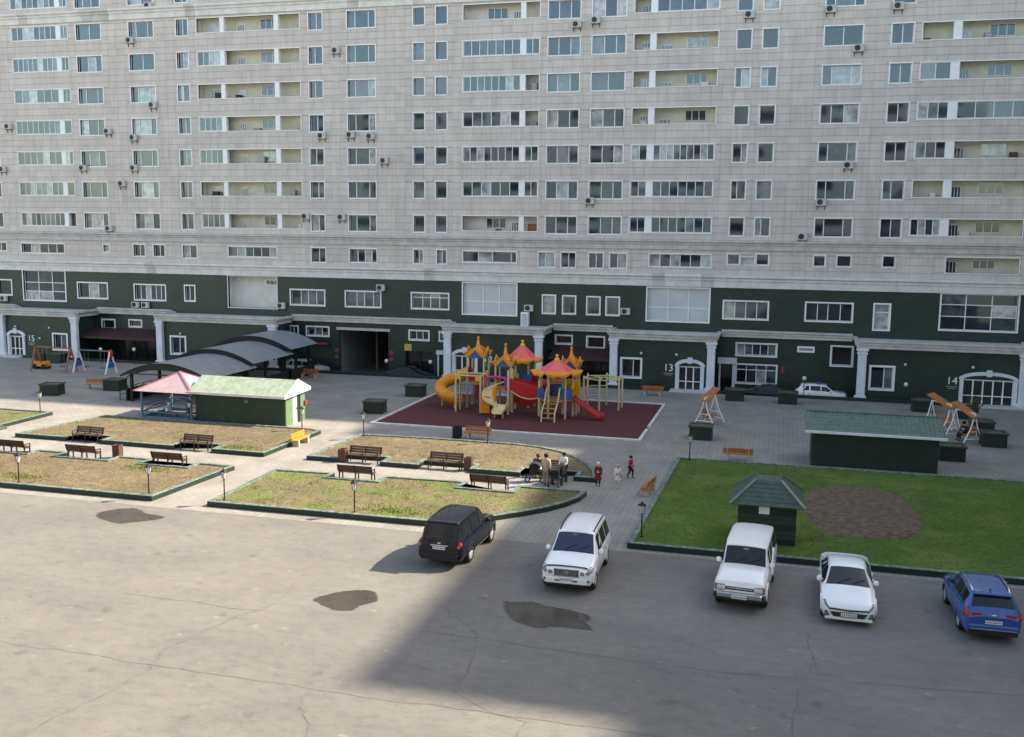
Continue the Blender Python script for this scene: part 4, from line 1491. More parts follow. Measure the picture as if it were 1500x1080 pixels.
# ------------------------------------------------------------------ sheds, kiosks, gazebo
# green shed with a white gable
t = thing('garden_shed', 'long green shed with sunlit pale green roof and white door', 'shed', (-35.25, 61.05, .008))
X0, X1, Y0, Y1 = -3.4, 3.4, -1.45, 1.45
m = MB()
for a, b in ((X0, X1),):
    m.box(a, b, Y0, Y0 + .12, 0, 2.12); m.box(a, b, Y1 - .12, Y1, 0, 2.12); m.box(a, a + .12, Y0 + .12, Y1 - .12, 0, 2.12)
m.build('wall', GREEN_S, t)
m = MB(); m.box(X1 - .1, X1 + .02, Y0 + .1, -.35, 0, 2.12); m.box(X1 - .1, X1 + .02, .75, Y1 - .02, 0, 2.12); m.box(X1 - .1, X1 + .02, -.35, .75, 2.02, 2.12)
m.build('end_wall', GREEN_L, t)
m = MB(); m.box(X1 - .05, X1 - .01, -.33, .28, 0, 2.02); o = m.build('door', WHITE_P, t)
m = MB(); m.box(X1 - .008, X1 + .03, .16, .2, .95, 1.1); m.build('door_handle', BLACK, o)
m = MB(); m.box(X1 - .06, X1 - .02, .28, .73, 0, 2.02); m.build('dark_reveal', GREEN_D, t)
ZR = 2.98
m = MB()
n = 17
for k in range(n):
    a = X0 - .35 + (X1 - X0 + .55) * k / n; b = X0 - .35 + (X1 - X0 + .55) * (k + 1) / n
    m = MB()
    m.add([(a + .004, Y0 - .42, 2.08), (b - .004, Y0 - .42, 2.08), (b - .004, 0, ZR), (a + .004, 0, ZR), (a + .004, Y0 - .42, 2.13), (b - .03, Y0 - .42, 2.13), (b - .03, 0, ZR + .05), (a + .004, 0, ZR + .05),
           (b - .004, Y0 - .42, 2.155), (b - .004, 0, ZR + .075)], [(0, 3, 2, 1), (4, 5, 6, 7), (5, 8, 9, 6), (0, 1, 8, 5, 4), (3, 7, 6, 9, 2), (0, 4, 7, 3), (1, 2, 9, 8)])
    m.build('roof_sheet', ROOF_L, t)
m = MB(); m.add([(X0 - .35, 0.0, ZR), (X1 + .2, 0, ZR), (X1 + .2, Y1 + .42, 2.2), (X0 - .35, Y1 + .42, 2.2), (X0 - .35, 0, ZR + .06), (X1 + .2, 0, ZR + .06), (X1 + .2, Y1 + .42, 2.26), (X0 - .35, Y1 + .42, 2.26)],
               [(0, 3, 2, 1), (4, 5, 6, 7), (0, 1, 5, 4), (2, 3, 7, 6), (1, 2, 6, 5), (3, 0, 4, 7)])
m.build('rear_roof', ROOF_L, t)
m = MB(); m.box(X0 - .38, X1 + .2, Y0 - .47, Y0 - .425, 1.98, 2.16); m.build('eave_board', STONE_W, t)
m = MB(); m.prism_x([(Y0 - .47, 1.98), (Y0 - .47, 2.16), (0, ZR + .12), (Y1 + .45, 2.3), (Y1 + .45, 2.10)], X1 + .205, X1 + .25)
m.prism_x([(Y0 - .4, 2.125), (0, ZR - .005), (Y1 + .4, 2.19), (Y1 + .1, 2.125)], X1 + .03, X1 + .2)
m.build('gable', WHITE, t)
m = MB(); m.prism_x([(Y0 + .02, 2.12), (0, ZR - .02), (Y1 - .02, 2.12)], X0, X0 + .1); m.build('rear_gable', GREEN_S, t)
m = MB(); m.box(.35, .62, Y0 - .012, Y0 - .002, 1.5, 1.72); m.build('notice', GREEN_L, t)
m = MB(); m.box(X1 + .03, X1 + .13, Y1 - .2, Y1 + .1, 1.1, 1.4); m.build('meter_box', RED_S, t)

# tiled roof shed on the right
t = thing('tiled_shed', 'dark green shed with teal tiled roof and white gutter beside the lawn', 'shed', (5.55, 60.3, .008))
m = MB(); m.box(-3.42, 3.42, -1.3, 1.5, 0, 2.12); m.build('wall', GREEN_D, t)
Z0, Z1, YA, YB = 2.12, 2.92, -1.55, .5
nr, nc = 6, 30
rows = []
tm = MB()
cw = 7.5 / nc
tm.add([(-cw / 2, 0, 0), (0, 0, .045), (cw / 2, 0, 0), (-cw / 2, .38, .0), (0, .38, .045), (cw / 2, .38, 0), (-cw / 2, 0, -.03), (cw / 2, 0, -.03)], [(0, 1, 4, 3), (1, 2, 5, 4), (0, 6, 7, 2, 1)])
tme = tm.mesh('roof_tile', ROOF_T)
m = MB(); m.add([(-3.75, YA, Z0 - .03), (3.75, YA, Z0 - .03), (3.75, YB, Z1 - .03), (-3.75, YB, Z1 - .03), (3.75, 1.9, 2.2), (-3.75, 1.9, 2.2), (3.75, 1.9, 2.1), (-3.75, 1.9, 2.1)], [(0, 1, 2, 3), (3, 2, 4, 5), (5, 4, 6, 7), (1, 0, 7, 6), (0, 3, 5, 7), (1, 6, 4, 2)])
rf = m.build('roof', ROOF_T, t)
ang = math.atan2(Z1 - Z0, YB - YA)
ln = math.hypot(Z1 - Z0, YB - YA)
for r in range(nr):
    for c in range(nc):
        d = ln * r / nr
        o = link('roof_tile', tme, rf, (-3.75 + cw * (c + .5), YA + d * math.cos(ang), Z0 + d * math.sin(ang) - .02))
        o.rotation_euler = (ang - .04, 0, 0)
m = MB(); m.bev(-3.78, 3.78, YB - .08, YB + .08, Z1 - .02, Z1 + .06, .02); m.build('ridge', ROOF_T, rf)
m = MB(); m.bev(-3.8, 3.8, YA - .12, YA - .01, 1.98, 2.12, .02); m.box(-3.45, 3.45, YA + .0, -1.31, 1.98, 2.03); m.build('gutter', WHITE_P, t)


def kiosk(p, lb):
    t = thing('kiosk', lb, 'kiosk', p)
    m = MB(); m.box(-1.17, 1.17, -1.17, 1.17, 0, 1.78); m.build('core', GREEN_D, t)
    for k in range(8):
        z = .02 + k * .215
        for a in ((-1.2, 1.2, -1.205, -1.172), (-1.2, 1.2, 1.172, 1.205)):
            m = MB(); m.box(a[0], a[1], a[2], a[3], z, z + .2); m.build('board', GREEN_S if k % 3 else GREEN_D, t)
        for a in ((-1.205, -1.172), (1.172, 1.205)):
            m = MB(); m.box(a[0], a[1], -1.17, 1.17, z, z + .2); m.build('board', GREEN_S if k % 3 else GREEN_D, t)
    e, zt, ze = 1.55, 2.62, 1.72
    c = .52
    m = MB()
    m.add([(-e, -e, ze), (e, -e, ze), (e, e, ze), (-e, e, ze), (-c, -c, zt), (c, -c, zt), (c, c, zt), (-c, c, zt)], [(0, 1, 5, 4), (1, 2, 6, 5), (2, 3, 7, 6), (3, 0, 4, 7), (4, 5, 6, 7), (3, 2, 1, 0)])
    rf = m.build('roof', ROOF_K, t)
    nr = 6
    for s in range(4):
        R_ = Matrix.Rotation(R(90 * s), 4, 'Z')
        for r in range(nr):
            f0, f1 = r / nr, (r + 1.08) / nr
            f1 = min(f1, 1)
            w0 = e + (c - e) * f0; w1 = e + (c - e) * f1
            y0 = -e + (e - c) * f0; y1 = -e + (e - c) * f1
            z0 = ze + (zt - ze) * f0; z1 = ze + (zt - ze) * f1
            ncol = max(3, round(w0 * 2 / .36))
            for k in range(ncol):
                a0, a1 = -1 + 2 * k / ncol, -1 + 2 * (k + 1) / ncol
                g_ = .012
                q = [(w0 * a0 + g_, y0, z0 + .035), (w0 * a1 - g_, y0, z0 + .035), (w1 * a1 - g_, y1, z1 + .012), (w1 * a0 + g_, y1, z1 + .012), (w0 * a0 + g_, y0, z0 + .005), (w0 * a1 - g_, y0, z0 + .005)]
                m = MB(); m.add([tuple(R_ @ Vector(v)) for v in q], [(0, 1, 2, 3), (4, 5, 1, 0)])
                m.build('shingle', ROOF_K, rf)
        a = R_ @ Vector((-e, -e, ze + .03)); b = R_ @ Vector((-c, -c, zt + .03))
        m = MB(); m.bar(a, b, .14, .05); m.build('hip_cap', ROOF_T, rf)
    m = MB(); m.box(-.34, .1, -1.25, -1.21, 1.32, 1.66); m.build('notice', WHITE, t)
    return t


kiosk((-.13, 43.55, .2), 'small dark green kiosk with shingled hip roof on the lawn')
kiosk((-43.35, 44.2, .2), 'green kiosk standing in the dry bed beside a brown bench')

# gazebo
t = thing('gazebo', 'open gazebo with blue posts and pink pyramid roof', 'gazebo', (-40.85, 61.15, .008))
hx, hy = 1.95, 1.75
for sx_ in (-1, 1):
    for sy_ in (-1, 1):
        m = MB(); m.bev(sx_ * hx - .07, sx_ * hx + .07, sy_ * hy - .07, sy_ * hy + .07, 0, 2.0, .01); m.build('post', BLUE_W, t)
m = MB(); m.bev(.45, .58, hy - .07, hy + .07, 0, 2.0, .01); m.build('post', BLUE_W, t)
for a, b in (((-hx, -hy), (hx, -hy)), ((hx, -hy), (hx, hy)), ((hx, hy), (-hx, hy)), ((-hx, hy), (-hx, -hy))):
    m = MB(); m.bar((a[0], a[1], 1.94), (b[0], b[1], 1.94), .08, .12); m.build('beam', BLUE_W, t)
for a, b in (((-hx, -hy), (hx, -hy)), ((-hx, hy), (-.5, hy)), ((.5, hy), (hx, hy)), ((-hx, -hy), (-hx, hy)), ((hx, -hy), (hx, hy))):
    for z in (.1, .5):
        m = MB(); m.bar((a[0], a[1], z), (b[0], b[1], z), .06, .2 if z < .2 else .07); m.build('rail', BLUE_W, t)
for a, b in (((-hx, hy), (-.5, hy)), ((.5, hy), (hx, hy)), ((-hx, -hy), (-hx, hy))):
    m = MB(); m.bar((a[0], a[1], .5), (b[0], b[1], .95), .05, .05); m.bar((a[0], a[1], .95), (b[0], b[1], .5), .05, .05); m.bar((a[0], a[1], .95), (b[0], b[1], .95), .06, .06)
    m.build('lattice', BLUE_W, t)
m = MB(); m.box(-.2, 1.8, .9, 1.35, .42, .48); m.box(-.2, -.1, .95, 1.3, .0, .42); m.box(1.6, 1.7, .95, 1.3, .0, .42); m.build('bench_seat', ORANGE_D, t)
m = MB(); m.box(-1.2, .4, -1.2, -.6, .30, .36); m.build('table_top', pm('blue_table', (.03, .10, .27), .5), t)
for q in (-1.0, .1):
    m = MB(); m.box(q, q + .1, -1.0, -.8, 0, .3); m.build('table_leg', BLUE_W, t)
e1, e2, za, zb = 2.35, 2.15, 1.97, 3.12
cs = [(-e1, -e2, za), (e1, -e2, za), (e1, e2, za), (-e1, e2, za)]
for k in range(4):
    a, b = Vector(cs[k]), Vector(cs[(k + 1) % 4]); ap = Vector((0, 0, zb))
    n_ = (b - a).cross(ap - a).normalized() * .03
    m = MB(); m.add([a, b, ap, a + n_, b + n_, ap + n_], [(2, 1, 0), (3, 4, 5), (0, 1, 4, 3), (1, 2, 5, 4), (2, 0, 3, 5)])
    m.build('roof_panel', PINK, t)
    m = MB(); m.bar(a + Vector((0, 0, .04)), ap + Vector((0, 0, .05)), .16, .05); m.build('hip_cap', PINK_D, t)

# ------------------------------------------------------------------ arched canopies over the ramp
XC, HW, RISE = -44.8, 3.8, 1.05
for vi, (ya, yb, apex, lb) in enumerate(((65.0, 72.2, 3.05, 'lowest arched grey canopy, its black truss end behind the gazebo'), (71.6, 78.6, 3.42, 'middle arched grey canopy on black trusses'), (78.0, 83.2, 3.87, 'highest arched grey canopy, nearest the block'))):
    t = thing('arched_canopy', lb, 'canopy', (XC, ya, .008), 0, 'stepped arched canopies over the ramp')
    L = yb - ya
    N = 16

    def arc(k, dz=0.0):
        x = -HW + 2 * HW * k / N
        return (x, apex - RISE * (x / HW) ** 2 + dz)
    npan = max(4, round(L / 1.05))
    for j in range(npan):
        y0, y1 = L * j / npan + .012, L * (j + 1) / npan - .012
        m = MB()
        vs, fs = [], []
        for k in range(N + 1):
            x, z = arc(k)
            vs += [(x, y0, z), (x, y1, z), (x, y0, z + .02), (x, y1, z + .02)]
        for k in range(N):
            a = 4 * k
            fs += [(a + 2, a + 6, a + 7, a + 3), (a, a + 1, a + 5, a + 4), (a, a + 4, a + 6, a + 2), (a + 1, a + 3, a + 7, a + 5)]
        fs += [(0, 2, 3, 1), (4 * N, 4 * N + 1, 4 * N + 3, 4 * N + 2)]
        m.add(vs, fs)
        m.build('roof_panel', POLYC, t)
    for y in (-.03, L * .5, L - .03):
        m = MB()
        m.tube([(arc(k)[0], y, arc(k)[1] - .06) for k in range(N + 1)], .07, 6)
        lo = [(arc(k)[0] * .97, y, arc(k)[1] - .30 - .12 * (1 - (arc(k)[0] / HW) ** 2)) for k in range(1, N)]
        m.tube(lo, .05, 6)
        for k in range(1, N - 1):
            m.bar((arc(k)[0], y, arc(k)[1] - .06), lo[k if k % 2 else k - 1], .04, .04)
        if y < 0:
            for k in range(N):
                (xa, zA), (xb, zB) = arc(k, .03), arc(k + 1, .03)
                da = .12 + .42 * (1 - (xa / HW) ** 2); db = .12 + .42 * (1 - (xb / HW) ** 2)
                m.prism_y([(xa, zA - da), (xb, zB - db), (xb, zB), (xa, zA)], y - .06, y - .01)
        tr = m.build('truss', BLACK, t)
        m = MB(); m.bar((-HW + .9, y, apex - RISE * .6 - .25), (HW - .9, y, apex - RISE * .6 - .25), .06, .08); m.build('tie_bar', BLACK, t)
    for xx in (-HW + .9, HW - .9):
        for y in (.06, L * .5, L - .1):
            m = MB(); m.bev(xx - .1, xx + .1, y - .1, y + .1, 0, apex - .7, .01); m.build('post', BLACK, t)
    for xx in (-HW + .35, HW - .35):
        m = MB(); m.bev(xx - .06, xx + .06, .1, L - .1, 0, .95, .02)
        m.build('side_wall', BLACK, t)
for xx, lb in ((-48.9, 'black railing beside the ramp canopies on the swing side'),):
    t = thing('ramp_railing', lb, 'railing', (xx, 65.2, .008))
    m = MB()
    for z in (.45, .95):
        m.bar((0, 0, z), (0, 8, z), .04, .04)
    m.build('rail', BLACK, t)
    for k in range(9):
        m = MB(); m.bar((0, k, 0), (0, k, .95), .05, .05); m.build('post', BLACK, t)

# ------------------------------------------------------------------ swings


def a_swing(p, rz, length, h, m1, m2, seatm, topm, lb, boards):
    t = thing('swing_set', lb, 'swing', (p[0], p[1], .009), R(rz))
    for s in (-1, 1):
        for d in (-1, 1):
            m = MB(); m.bar((s * length / 2, d * .75, 0), (s * length / 2, d * .06, h), .11, .11); m.build('leg', m1 if s < 0 else m2, t)
        if boards:
            m = MB(); m.box(s * length / 2 - .03, s * length / 2 + .03, -.42, .42, .55, 1.0); m.build('side_board', boards, t)
    m = MB(); m.bar((-length / 2, 0, h), (length / 2, 0, h), .1, .1); m.build('top_beam', topm, t)
    for x in (-length / 4, length / 4):
        m = MB()
        for d in (-.22, .22):
            m.tube([(x + d, 0, h - .05), (x + d, 0, .5)], .012, 5)
        m.build('chain', GREYM, t)
        m = MB(); m.bev(x - .26, x + .26, -.12, .12, .46, .51, .01); m.build('seat', seatm, t)
    return t


sw = a_swing((-60.3, 77.0), -3, 3.6, 2.05, WHITE_P, WHITE_P, BLACK, pm('swing_beam', (.10, .16, .22), .5), 'white legged swing with blue side boards and red top', PG_BL)
m = MB(); m.prism_y([(1.62, 1.55), (1.98, 1.55), (2.0, 2.0), (1.8, 2.22), (1.6, 2.0)], -.12, .12); m.build('top_plate', PG_RD, sw)
a_swing((-64.4, 76.6), -4, 4.0, 2.2, WOOD_O, WOOD_O, BLACK, WOOD_O, 'brown wooden swing frame beside the white swing', None)
t = thing('spring_rider', 'orange and dark play car near entrance 15', 'play car', (-66.6, 77.6, .009))
m = MB(); m.bev(-.75, .75, -.35, .35, .25, .75, .06); m.build('body', PG_OR, t)
m = MB(); m.bev(-.55, .45, -.3, .3, .75, 1.5, .1); m.build('cab', BROWN_D, t)
m = MB()
for s in (-.5, .5):
    m.tube([(s, -.4, .25), (s, .4, .25)], .25, 12)
m.build('wheel', BLACK, t)


def porch_swing(p, rz, lb, sit, tilt=.0):
    """garden swing seat: white tube frame, orange tilted canopy and orange bench"""
    t = thing('porch_swing', lb, 'swing seat', (p[0], p[1], .009), R(rz), 'canopied swing seats')
    for s in (-1, 1):
        m = MB()
        m.tube([(s * .95, -.75, 0), (s * .95, -.25, 1.0), (s * .95, 0, 1.95)], .04, 6)
        m.tube([(s * .95, .75, 0), (s * .95, .25, 1.0), (s * .95, 0, 1.95)], .04, 6)
        m.tube([(s * .95, -.6, .3), (s * .95, .6, .3)], .03, 6)
        m.build('frame', WHITE, t)
    m = MB(); m.tube([(-.95, 0, 1.95), (.95, 0, 1.95)], .04, 6); m.build('top_bar', WHITE, t)
    m = MB(); m.prism_x([(-.30, 1.94), (.28, 2.06), (.28, 2.11), (-.30, 2.0)], -1.15, 1.15); m.v = [(x, y, z + tilt * x + .05) for x, y, z in m.v]; m.build('canopy', ORANGE_D, t)
    for k in range(4):
        m = MB(); m.bev(-.8, .8, -.32 + k * .14, -.20 + k * .14, .48, .52, .005); m.build('seat_slat', ORANGE_D, t)
    for k in range(4):
        y, z = .27 + k * .04, .6 + k * .13
        m = MB(); m.bev(-.8, .8, y - .015, y + .015, z - .05, z + .05, .005); m.build('back_slat', ORANGE_D, t)
    for s in (-.82, .82):
        m = MB(); m.tube([(s, -.32, .5), (s, -.32, .75), (s, .3, .75), (s, .3, .5)], .025, 6); m.tube([(s, -.2, .75), (s, 0, 1.93)], .012, 5); m.build('arm_rest', WHITE, t)


porch_swing((-4.45, 70.2), 72, 'orange canopied swing seat with white frame behind a planter', False, .28)
porch_swing((11.0, 72.6), -58, 'orange canopied swing seat with white frame by the tiled shed, empty', False, -.28)
porch_swing((12.0, 69.4), -62, 'orange canopied swing seat with white frame by the tiled shed, with a sitter', True, -.28)

# ------------------------------------------------------------------ playground
pg = thing('playground_set', 'large multi-tower play set with pink and blue roofs on the red mat', 'playground', (-18.5, 70, .03))
OX, OY = -18.5, 70.0


def P(x, y, z=0):
    return (x - OX, y - OY, z)


def post(x, y, h, r=.075):
    m = MB(); m.lathe([(r, 0), (r, h - .03), (r * .6, h)], n=8)
    m.build('post', PG_PO, pg, P(x, y), smooth=40)


def panel_box(name, x0, x1, y0, y1, z0, z1, mat, b=.05):
    m = MB(); m.bev(x0 - OX, x1 - OX, y0 - OY, y1 - OY, z0, z1, min(b, abs(y1 - y0) * .4, abs(x1 - x0) * .4)); return m.build(name, mat, pg)


def hex_roof(cx, cy, r, ze, za):
    """pink six-sided roof with an upturned orange eave and orange finial"""
    root = None
    n = 6
    pt = lambda k, rr, z: (cx - OX + rr * math.cos(2 * math.pi * k / n + .26), cy - OY + rr * math.sin(2 * math.pi * k / n + .26), z)
    prof = [(.10, za), (r * .45, ze + (za - ze) * .56), (r * .80, ze + .16)]
    for k in range(n):
        m = MB()
        vs = []
        for rr, z in prof:
            vs += [pt(k, rr, z), pt(k + 1, rr, z)]
        m.add(vs, [(0, 2, 3, 1), (2, 4, 5, 3)])
        o = m.build('roof_panel', PG_PK if k % 2 else pm('playground_coral', (.85, .16, .10), .35, .06, 3), pg)
        root = root or o
        # eave piece, scalloped and turned up at the corners
        m = MB()
        N = 6
        top, bot, top2 = [], [], []
        for i in range(N + 1):
            f = i / N
            a = Vector(pt(k, r * .70, ze + .24)).lerp(Vector(pt(k + 1, r * .70, ze + .24)), f)
            b = Vector(pt(k, r * 1.12, ze)).lerp(Vector(pt(k + 1, r * 1.12, ze)), f)
            up = .22 * abs(2 * f - 1) ** 2.2
            b.z += up
            top.append(tuple(a)); bot.append(tuple(b)); top2.append((b.x, b.y, b.z - .16 + .06 * math.cos(f * 12.6)))
        vs = top + bot + top2
        q = N + 1
        fs = [(i, q + i, q + i + 1, i + 1) for i in range(N)] + [(q + i, 2 * q + i, 2 * q + i + 1, q + i + 1) for i in range(N)]
        m.add(vs, fs)
        m.build('eave', PG_OR, pg)
    m = MB(); m.lathe([(.20, za - .08), (.16, za + .04), (.07, za + .10), (.12, za + .2), (.10, za + .3), (.0, za + .36)], (cx - OX, cy - OY, 0), 10); m.build('finial', PG_YE, pg, smooth=50)


def gable_tower(cx, cy, w, ze, za):
    """blue gable faces with curly orange barge boards and a tall spire"""
    h = w / 2
    ax, ay = cx - OX, cy - OY
    for s in range(4):
        R_ = Matrix.Translation((ax, ay, 0)) @ Matrix.Rotation(R(90 * s), 4, 'Z')
        tv = lambda L: [tuple(R_ @ Vector(v)) for v in L]
        m = MB()
        tri = [(-h * .8, ze), (h * .8, ze), (0, ze + .62)]
        m.add(tv([(x, -h, z) for x, z in tri] + [(x, -h + .05, z) for x, z in tri]), [(0, 1, 2), (5, 4, 3), (0, 3, 4, 1), (1, 4, 5, 2), (2, 5, 3, 0)])
        m.build('gable', PG_BL, pg)
        m = MB()
        N = 8
        for sd in (-1, 1):
            out, inn = [], []
            for i in range(N + 1):
                f = i / N
                x = sd * (h * 1.32) * (1 - f)
                z = ze + .22 + .52 * f + .16 * abs(math.cos(f * 4.7)) * (1 - f) - .12 * math.sin(f * math.pi)
                out.append((x, z + .12)); inn.append((x * .78, z - .14 - .1 * (1 - f)))
            for i in range(N):
                q = [inn[i], inn[i + 1], out[i + 1], out[i]]
                m.add(tv([(x, -h - .06, z) for x, z in q] + [(x, -h - .01, z) for x, z in q]), [(0, 1, 2, 3), (7, 6, 5, 4), (0, 4, 5, 1), (2, 6, 7, 3), (1, 5, 6, 2), (3, 7, 4, 0)])
        m.build('barge_board', PG_YE if s % 2 else PG_OR, pg)
    m = MB(); m.lathe([(h * .85, ze + .34), (.30, ze + .62), (.16, ze + .85), (.09, za - .28), (.06, za - .2), (.11, za - .12), (.09, za - .02), (0, za + .03)], (ax, ay, 0), 8); m.build('spire', PG_OR, pg, smooth=50)


# left tower with tube slide and net
LT = (-21.9, 71.4)
for dx in (-.65, .65):
    for dy in (-.65, .65):
        post(LT[0] + dx, LT[1] + dy, 3.95)
gable_tower(LT[0], LT[1], 1.45, 3.78, 5.35)
panel_box('deck', LT[0] - .72, LT[0] + .72, LT[1] - .72, LT[1] + .72, 1.78, 1.86, PG_WD)
panel_box('panel', LT[0] - .55, LT[0] + .55, LT[1] - .70, LT[1] - .64, 2.0, 2.7, PG_RD)
panel_box('panel', LT[0] + .64, LT[0] + .70, LT[1] - .55, LT[1] + .55, 2.0, 2.7, PG_RD)
pts = []
for i in range(25):
    f = i / 24
    a = R(20 + 300 * f)
    pts.append(P(-23.75 + 1.0 * math.cos(a), 71.2 - .2 + 1.0 * math.sin(a) * .95, 2.55 - 2.0 * f))
pts[0] = P(-22.5, 71.4, 2.6)
m = MB(); m.tube(pts, .46, 14, cap=False)
tb = m.build('tube_slide', PG_OR, pg, smooth=60)
for i in range(1, 24, 2):
    m = MB(); a, b, c = Vector(pts[i - 1]), Vector(pts[i]), Vector(pts[i + 1])
    d = (c - a).normalized() * .025
    m.tube([b - d, b + d], .495, 14, cap=False); m.build('tube_flange', PG_YE, tb, smooth=60)
for q in ((-24.5, 70.6), (-23.3, 70.0)):
    post(q[0], q[1], 1.5, .05)
for q in ((-22.8, 68.75), (-22.82, 69.85), (-20.9, 68.75), (-20.88, 70.5)):
    post(q[0], q[1], 2.85)
for a, b in (((-22.8, 68.75), (-20.9, 68.75)), ((-22.82, 69.85), (-20.88, 70.2)), ((-22.8, 68.75), (-22.82, 69.85)), ((-20.9, 68.75), (-20.88, 70.5))):
    m = MB(); m.tube([P(*a, 2.72), P(*b, 2.72)], .06, 8); m.build('top_beam', PG_PO, pg)
m = MB()
for i in range(11):
    x = -22.7 + 1.7 * i / 10
    m.tube([P(x, 68.8, 2.7), P(x + .1, 69.0, .2)], .016, 4)
for i in range(9):
    z = .3 + 2.3 * i / 8
    m.tube([P(-22.75, 68.8 + (2.7 - z) * .07, z), P(-20.95, 68.8 + (2.7 - z) * .07, z)], .016, 4)
    m.tube([P(-22.8, 68.8, z), P(-22.82, 69.8, z)], .016, 4)
m.build('rope_net', ROPE, pg)
panel_box('panel', -21.95, -21.5, 68.84, 68.9, 1.45, 1.95, PG_PU)
panel_box('corner_panel', -22.75, -22.4, 68.7, 68.76, 2.45, 2.8, PG_YE)
panel_box('corner_panel', -21.3, -20.95, 68.7, 68.76, 2.35, 2.8, PG_YE)
# middle towers
CB = (-19.55, 70.7)
for dx in (-.6, .6):
    for dy in (-.6, .6):
        post(CB[0] + dx, CB[1] + dy, 3.45)
gable_tower(CB[0], CB[1], 1.35, 3.28, 4.98)
panel_box('deck', CB[0] - .68, CB[0] + .68, CB[1] - .68, CB[1] + .68, 1.55, 1.63, PG_WD)
CP = (-18.75, 72.6)
for k in range(6):
    a = 2 * math.pi * k / 6 + .26
    post(CP[0] + .95 * math.cos(a), CP[1] + .95 * math.sin(a), 3.9)
hex_roof(CP[0], CP[1], 1.42, 3.58, 4.75)
m = MB(); m.lathe([(1.0, 1.55), (1.0, 1.63)], P(*CP), 6); m.build('deck', PG_WD, pg)
panel_box('panel', -18.55, -17.75, 71.62, 71.70, 1.75, 2.6, PG_BL)
panel_box('panel', -19.7, -18.75, 71.6, 71.66, 1.9, 2.65, PG_YE)
for q in ((-18.8, 68.8), (-18.75, 69.75)):
    post(q[0], q[1], 3.25, .085)
# arched tube rail in magenta
m = MB(); m.tube([P(-20.75, 69.6, 1.6), P(-20.75, 69.6, 2.3), P(-20.6, 69.6, 2.55), P(-19.9, 69.6, 2.6), P(-19.3, 69.6, 2.55), P(-19.2, 69.6, 2.3), P(-19.2, 69.6, 1.6)], .1, 8); m.build('guard_rail', PG_MG, pg, smooth=60)
# short spiral slide: cream chute on an orange column
pts = []
N = 18
vs, fs = [], []
for i in range(N + 1):
    f = i / N
    a = R(115 + 255 * f)
    r0, r1 = .18, .95
    cx, cy = -19.75, 68.55
    z = 1.75 - 1.5 * f
    lip = .26
    for rr, dz in ((r0, lip), (r0 + .05, .0), ((r0 + r1) / 2, -.05), (r1 - .05, 0), (r1, lip)):
        vs.append(P(cx + rr * math.cos(a), cy + rr * math.sin(a), z + dz))
for i in range(N):
    for k in range(4):
        fs.append((5 * i + k, 5 * (i + 1) + k, 5 * (i + 1) + k + 1, 5 * i + k + 1))
m = MB(); m.add(vs, fs); sl_ = m.build('spiral_slide', PG_CR, pg, smooth=50)
md = sl_.modifiers.new('thickness', 'SOLIDIFY'); md.thickness = .03
m = MB(); m.tube([P(-20.75, 69.0, 1.72), P(-20.1, 68.9, 2.0), P(-19.2, 69.1, 2.35)], .05, 6); m.build('slide_lip', PG_CR, pg)
m = MB(); m.lathe([(.16, 0), (.16, 2.0), (.1, 2.1)], P(-19.75, 68.55), 10); m.build('slide_column', PG_OR, pg)
panel_box('slide_side', -20.75, -20.05, 68.3, 68.38, .1, 1.35, PG_OR)
vs, fs = [], []
for i in range(9):
    f = i / 8
    y = 68.0 - 1.3 * f
    z = .75 - .5 * f + .12 * (2 * f - 1) ** 2
    for dx, dz in ((-.42, .25), (-.38, .0), (.38, .0), (.42, .25)):
        vs.append(P(-19.05 + dx, y, z + dz))
for i in range(8):
    for k in range(3):
        fs.append((4 * i + k, 4 * i + k + 1, 4 * (i + 1) + k + 1, 4 * (i + 1) + k))
m = MB(); m.add(vs, fs); o = m.build('slide_run_out', PG_CR, pg, smooth=50)
md = o.modifiers.new('thickness', 'SOLIDIFY'); md.thickness = .04
for q in (-19.35, -18.75):
    m = MB(); m.tube([P(q, 67.2, 0), P(q, 67.2, .35)], .04, 6); m.build('slide_foot', PG_CR, pg)
# arched bridge with red sides to the right tower
for yy in (69.0, 69.85):
    vs, fs = [], []
    N = 14
    for i in range(N + 1):
        f = i / N
        x = -18.7 + 2.2 * f
        base = 1.75 - .42 * f - .30 * math.sin(math.pi * f)
        hgt_ = 1.05
        for d in (-.03, .03):
            vs += [P(x, yy + d, base), P(x, yy + d, base + hgt_ - .12 * math.cos(2 * math.pi * f))]
    for i in range(N):
        a = 4 * i
        fs += [(a, a + 4, a + 5, a + 1), (a + 3, a + 7, a + 6, a + 2), (a + 1, a + 5, a + 7, a + 3), (a + 2, a + 6, a + 4, a)]
    m = MB(); m.add(vs, fs); m.build('bridge_side', PG_RD, pg, smooth=50)
    m = MB(); m.tube([P(-18.7 + 2.2 * i / N, yy - .05, 1.75 - .42 * i / N - .30 * math.sin(math.pi * i / N)) for i in range(N + 1)], .05, 6); m.build('bridge_rail', PG_PO, pg)
vs, fs = [], []
for i in range(11):
    f = i / 10
    z = .42 + .9 * abs(f - .5) ** 1.6
    vs += [P(-18.9 + 1.9 * f, 70.3, z), P(-18.9 + 1.9 * f, 70.3, z + .65), P(-18.9 + 1.9 * f, 70.36, z), P(-18.9 + 1.9 * f, 70.36, z + .65)]
for i in range(10):
    a = 4 * i
    fs += [(a, a + 4, a + 5, a + 1), (a + 3, a + 7, a + 6, a + 2), (a + 1, a + 5, a + 7, a + 3)]
m = MB(); m.add(vs, fs); m.build('crawl_tunnel_side', PG_RD, pg)
